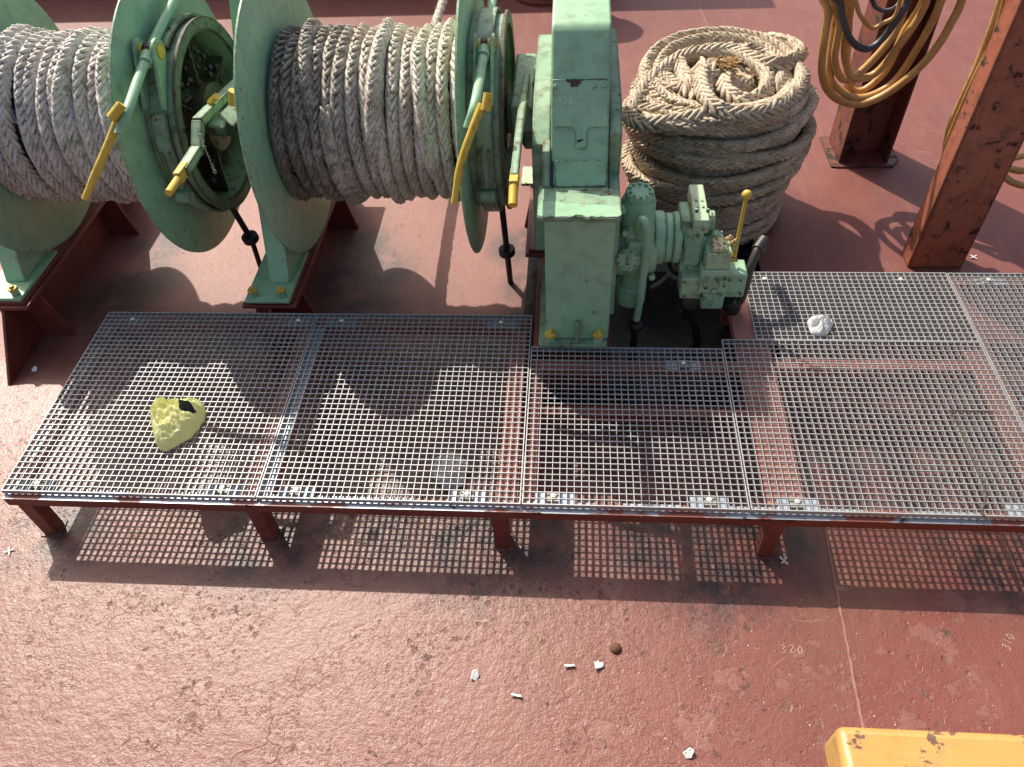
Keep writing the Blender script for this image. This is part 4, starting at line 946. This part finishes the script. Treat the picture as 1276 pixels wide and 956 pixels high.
# ------------------------------------------------------------------ bags and litter
def crumple(name, mat, label, c, sx, sy, sz, seed, lobes, handle=None):
    bm = bmesh.new(); bmesh.ops.create_icosphere(bm, subdivisions=5, radius=1)
    for v in bm.verts:
        p = v.co.copy(); an = math.atan2(p.y, p.x)
        q = Vector((p.x * 2.2 + seed, p.y * 2.2, p.z * 2.2))
        r = 1 + .30 * mnoise.noise(q) + .10 * (1 - 2 * abs(mnoise.noise(q * 2.3))) + .07 * (1 - 2 * abs(mnoise.noise(q * 4.7)))
        fold = .06 * math.sin(an * lobes + 3 * mnoise.noise(q)) * (1 - abs(p.z))
        r += fold
        z = p.z * r; z = z if z > -.25 else -.25 + (z + .25) * .15
        v.co = Vector((p.x * r * sx, p.y * r * sy, (z + .28) * sz))
    me = bpy.data.meshes.new(name); bm.to_mesh(me); bm.free(); me.shade_smooth(); me.materials.append(M[mat])
    o = bpy.data.objects.new(name, me); COL.objects.link(o); o.location = c; tag(o, label, 'plastic bag'); return o
def sheetbag(label, mat, outline, hgt, apex, seed, nf):
    """thin plastic heaped inside an outline; folds run out from the gathered neck"""
    o2 = [PZ(u, v, H + .012) for u, v in outline]; c_0 = sum(o2, Vector()) / len(o2); o2 = [c_0 + (p - c_0) * .97 for p in o2]; ring = smoothpath(o2 + o2[:3], 10)[10:10 + 10 * len(o2)]; c0 = sum(o2, Vector()) / len(o2); ap = PZ(*apex, H + .02)
    n, mR = len(ring), 40; mb = MB(); mb.v.append((c0.x, c0.y, H + hgt))
    for i in range(1, mR + 1):
        f = i / mR
        for k in range(n):
            p = c0.lerp(ring[k], f * (1 + .05 * f * mnoise.noise(Vector((ring[k].x * 40, ring[k].y * 40, seed))))); an = math.atan2(p.y - ap.y, p.x - ap.x); dd = (p - ap).length
            fold = (1 - 2 * abs(math.sin(an * nf * .5 + 1.6 * mnoise.noise(Vector((p.x * 14, p.y * 14, seed)))))) * .016 * min(1, dd / .04)
            ns = (1 - 2 * abs(mnoise.noise(Vector((p.x * 26, p.y * 26, seed + 3))))) * .012 + (1 - 2 * abs(mnoise.noise(Vector((p.x * 55, p.y * 48, seed))))) * .007 + (1 - 2 * abs(mnoise.noise(Vector((p.x * 120, p.y * 110, seed + 7))))) * .0035
            z = hgt * math.sqrt(max(0, 1 - f ** 2.6)) + (fold + ns) * (1 - f ** 6) + .02 * math.exp(-(dd / .03) ** 2)
            mb.v.append((p.x, p.y, H + .003 + max(z, .0)))
    for k in range(n): mb.f.append((0, 1 + k, 1 + (k + 1) % n))
    for i in range(mR - 1):
        for k in range(n):
            a, b_ = 1 + i * n + k, 1 + i * n + (k + 1) % n; mb.f.append((a, a + n, b_ + n, b_))
    o = mb.build('plastic_bag', mat); tag(o, label, 'plastic bag'); recentre(o); return o
yo = sheetbag('crumpled yellow plastic bag lying on the leftmost grating', 'bag_y', [(188, 514), (196, 507), (207, 505), (217, 508), (227, 505), (240, 500), (252, 501), (257, 513), (250, 530), (237, 545), (223, 553), (209, 561), (198, 561), (191, 545)], .085, (209, 512), 3.1, 9)
def painted_opening(bag_, u, v, z, rx, ry, mat):
    c_ = PZ(u, v, z) - Vector(bag_.location); me = bag_.data; mb = MB()
    for p in me.polygons:
        q = p.center - c_
        if (q.x / rx) ** 2 + (q.y / ry) ** 2 + .25 * mnoise.noise(p.center * 60) < 1:
            b_ = len(mb.v); mb.v += [tuple(me.vertices[i].co + Vector((0, -.001, .0025))) for i in p.vertices]; mb.f.append(tuple(range(b_, b_ + len(p.vertices))))
    o = mb.build('painted_opening', mat); o.parent = bag_
painted_opening(yo, 235, 512.5, H + .055, .034, .021, 'grease')  # black patch laid on the skin for the shade inside the bag
sheetbag('small crumpled white plastic bag on the upper right grating', 'bag_w', [(1006, 399), (1012, 395), (1022, 398), (1030, 395), (1038, 398), (1037, 408), (1030, 416), (1018, 417), (1010, 413)], .020, (1024, 402), 9.3, 6)
crumple('plastic_bag', 'bag_w', 'clump of clear plastic lying on the deck under the second grating', PZ(562, 590, .003), .075, .085, .06, 17.7, 6)
def scrap(label, name, u, v, poly, th, rz, tilt=0, z=0.0, mat='foam', cat='litter'):
    mb = MB()
    for pl_ in poly:
        fine = []
        for (a, b_), (c_, d_) in zip(pl_, pl_[1:] + pl_[:1]): fine += [(a, b_), ((a * 2 + c_) / 3 + random.uniform(-.0015, .0015), (b_ * 2 + d_) / 3 + random.uniform(-.0015, .0015)), ((a + c_ * 2) / 3, (b_ + d_ * 2) / 3)]
        nb = len(mb.v); mb.prism(fine, 0, th, 'z'); k_ = .5 if len(poly) == 3 else 1
        mb.v[nb:] = [(x, y, z + k_ * .35 * abs(x) + k_ * random.uniform(0, .0022)) for x, y, z in mb.v[nb:]]
    o = mb.build(name, mat, None, .0015); o.location = PZ(u, v, z + .002); o.rotation_euler = (tilt, tilt * .7, rz); tag(o, label, cat, 'scraps littering the deck'); return o
cross = [[(-.022, -.003), (.022, -.003), (.022, .003), (-.022, .003)], [(-.003, .0032), (.003, .0032), (.003, .022), (-.003, .022)], [(-.003, -.022), (.003, -.022), (.003, -.0032), (-.003, -.0032)]]
flake = [[(-.016, -.012), (.004, -.022), (.018, -.004), (.012, .02), (-.006, .016)]]
chip = [[(-.018, -.012), (.014, -.014), (.02, .004), (.006, .008), (.004, .016), (-.014, .014)]]
stick = [[(-.02, -.004), (.02, -.005), (.021, .004), (-.019, .005)]]
scrap('white cross-shaped spacer on the deck left of the first walkway leg', 'tile_spacer', 12, 687, cross, .004, .5)
scrap('white cross-shaped scrap right of the fourth walkway leg', 'tile_spacer', 976, 699, cross, .006, .9, .3)
scrap('pale cross-shaped spacer lying beside the pitted post', 'tile_spacer', 1213, 321, cross, .005, .6)
scrap('upright folded white foam scrap in the middle of the front deck', 'foam_scrap', 590, 841, flake + [[(-.004, -.02), (.016, .012), (.010, .016)]], .008, .3, .5)
scrap('squarish white foam chip with a notch, right of the small sticks', 'foam_scrap', 745, 829, chip, .008, .4, .25)
scrap('short grey stick beside the notched white chip', 'foam_scrap', 709, 830, stick, .006, .15, .15)
scrap('short white stick nearest the bottom edge in the middle', 'foam_scrap', 643, 867, stick, .005, -.1, .1)
scrap('white foam scrap near the yellow block', 'foam_scrap', 857, 937, flake, .012, -.5, .5)
scrap('torn white flake on the deck beside the leftmost foundation', 'foam_scrap', 43, 461, flake, .004, .8, .1)
o = MB().lathe((0, 0, 0), (0, 0, 1), [(.024, 0), (.022, .008), (.014, .016), (.004, .02)], 12).build('rust_lump', 'rust'); o.location = PZ(767, 808, .001); tag(o, 'round brown rust lump on the front deck', 'rust lump')
mb = MB()
for k in range(120):
    x, y = random.uniform(-2.2, 2.3), random.uniform(-1.0, .1); s = random.uniform(.0010, .0026)
    mb.lathe((x, y, .0005), (random.uniform(-.4, .4), random.uniform(-.4, .4), 1), [(s, 0), (s * .9, s * .3), (s * .4, s * .45)], 5)
o = mb.build('paint_crumbs', 'foam'); o['kind'] = 'stuff'; tag(o, 'tiny pale paint crumbs scattered on the front deck', 'crumbs')
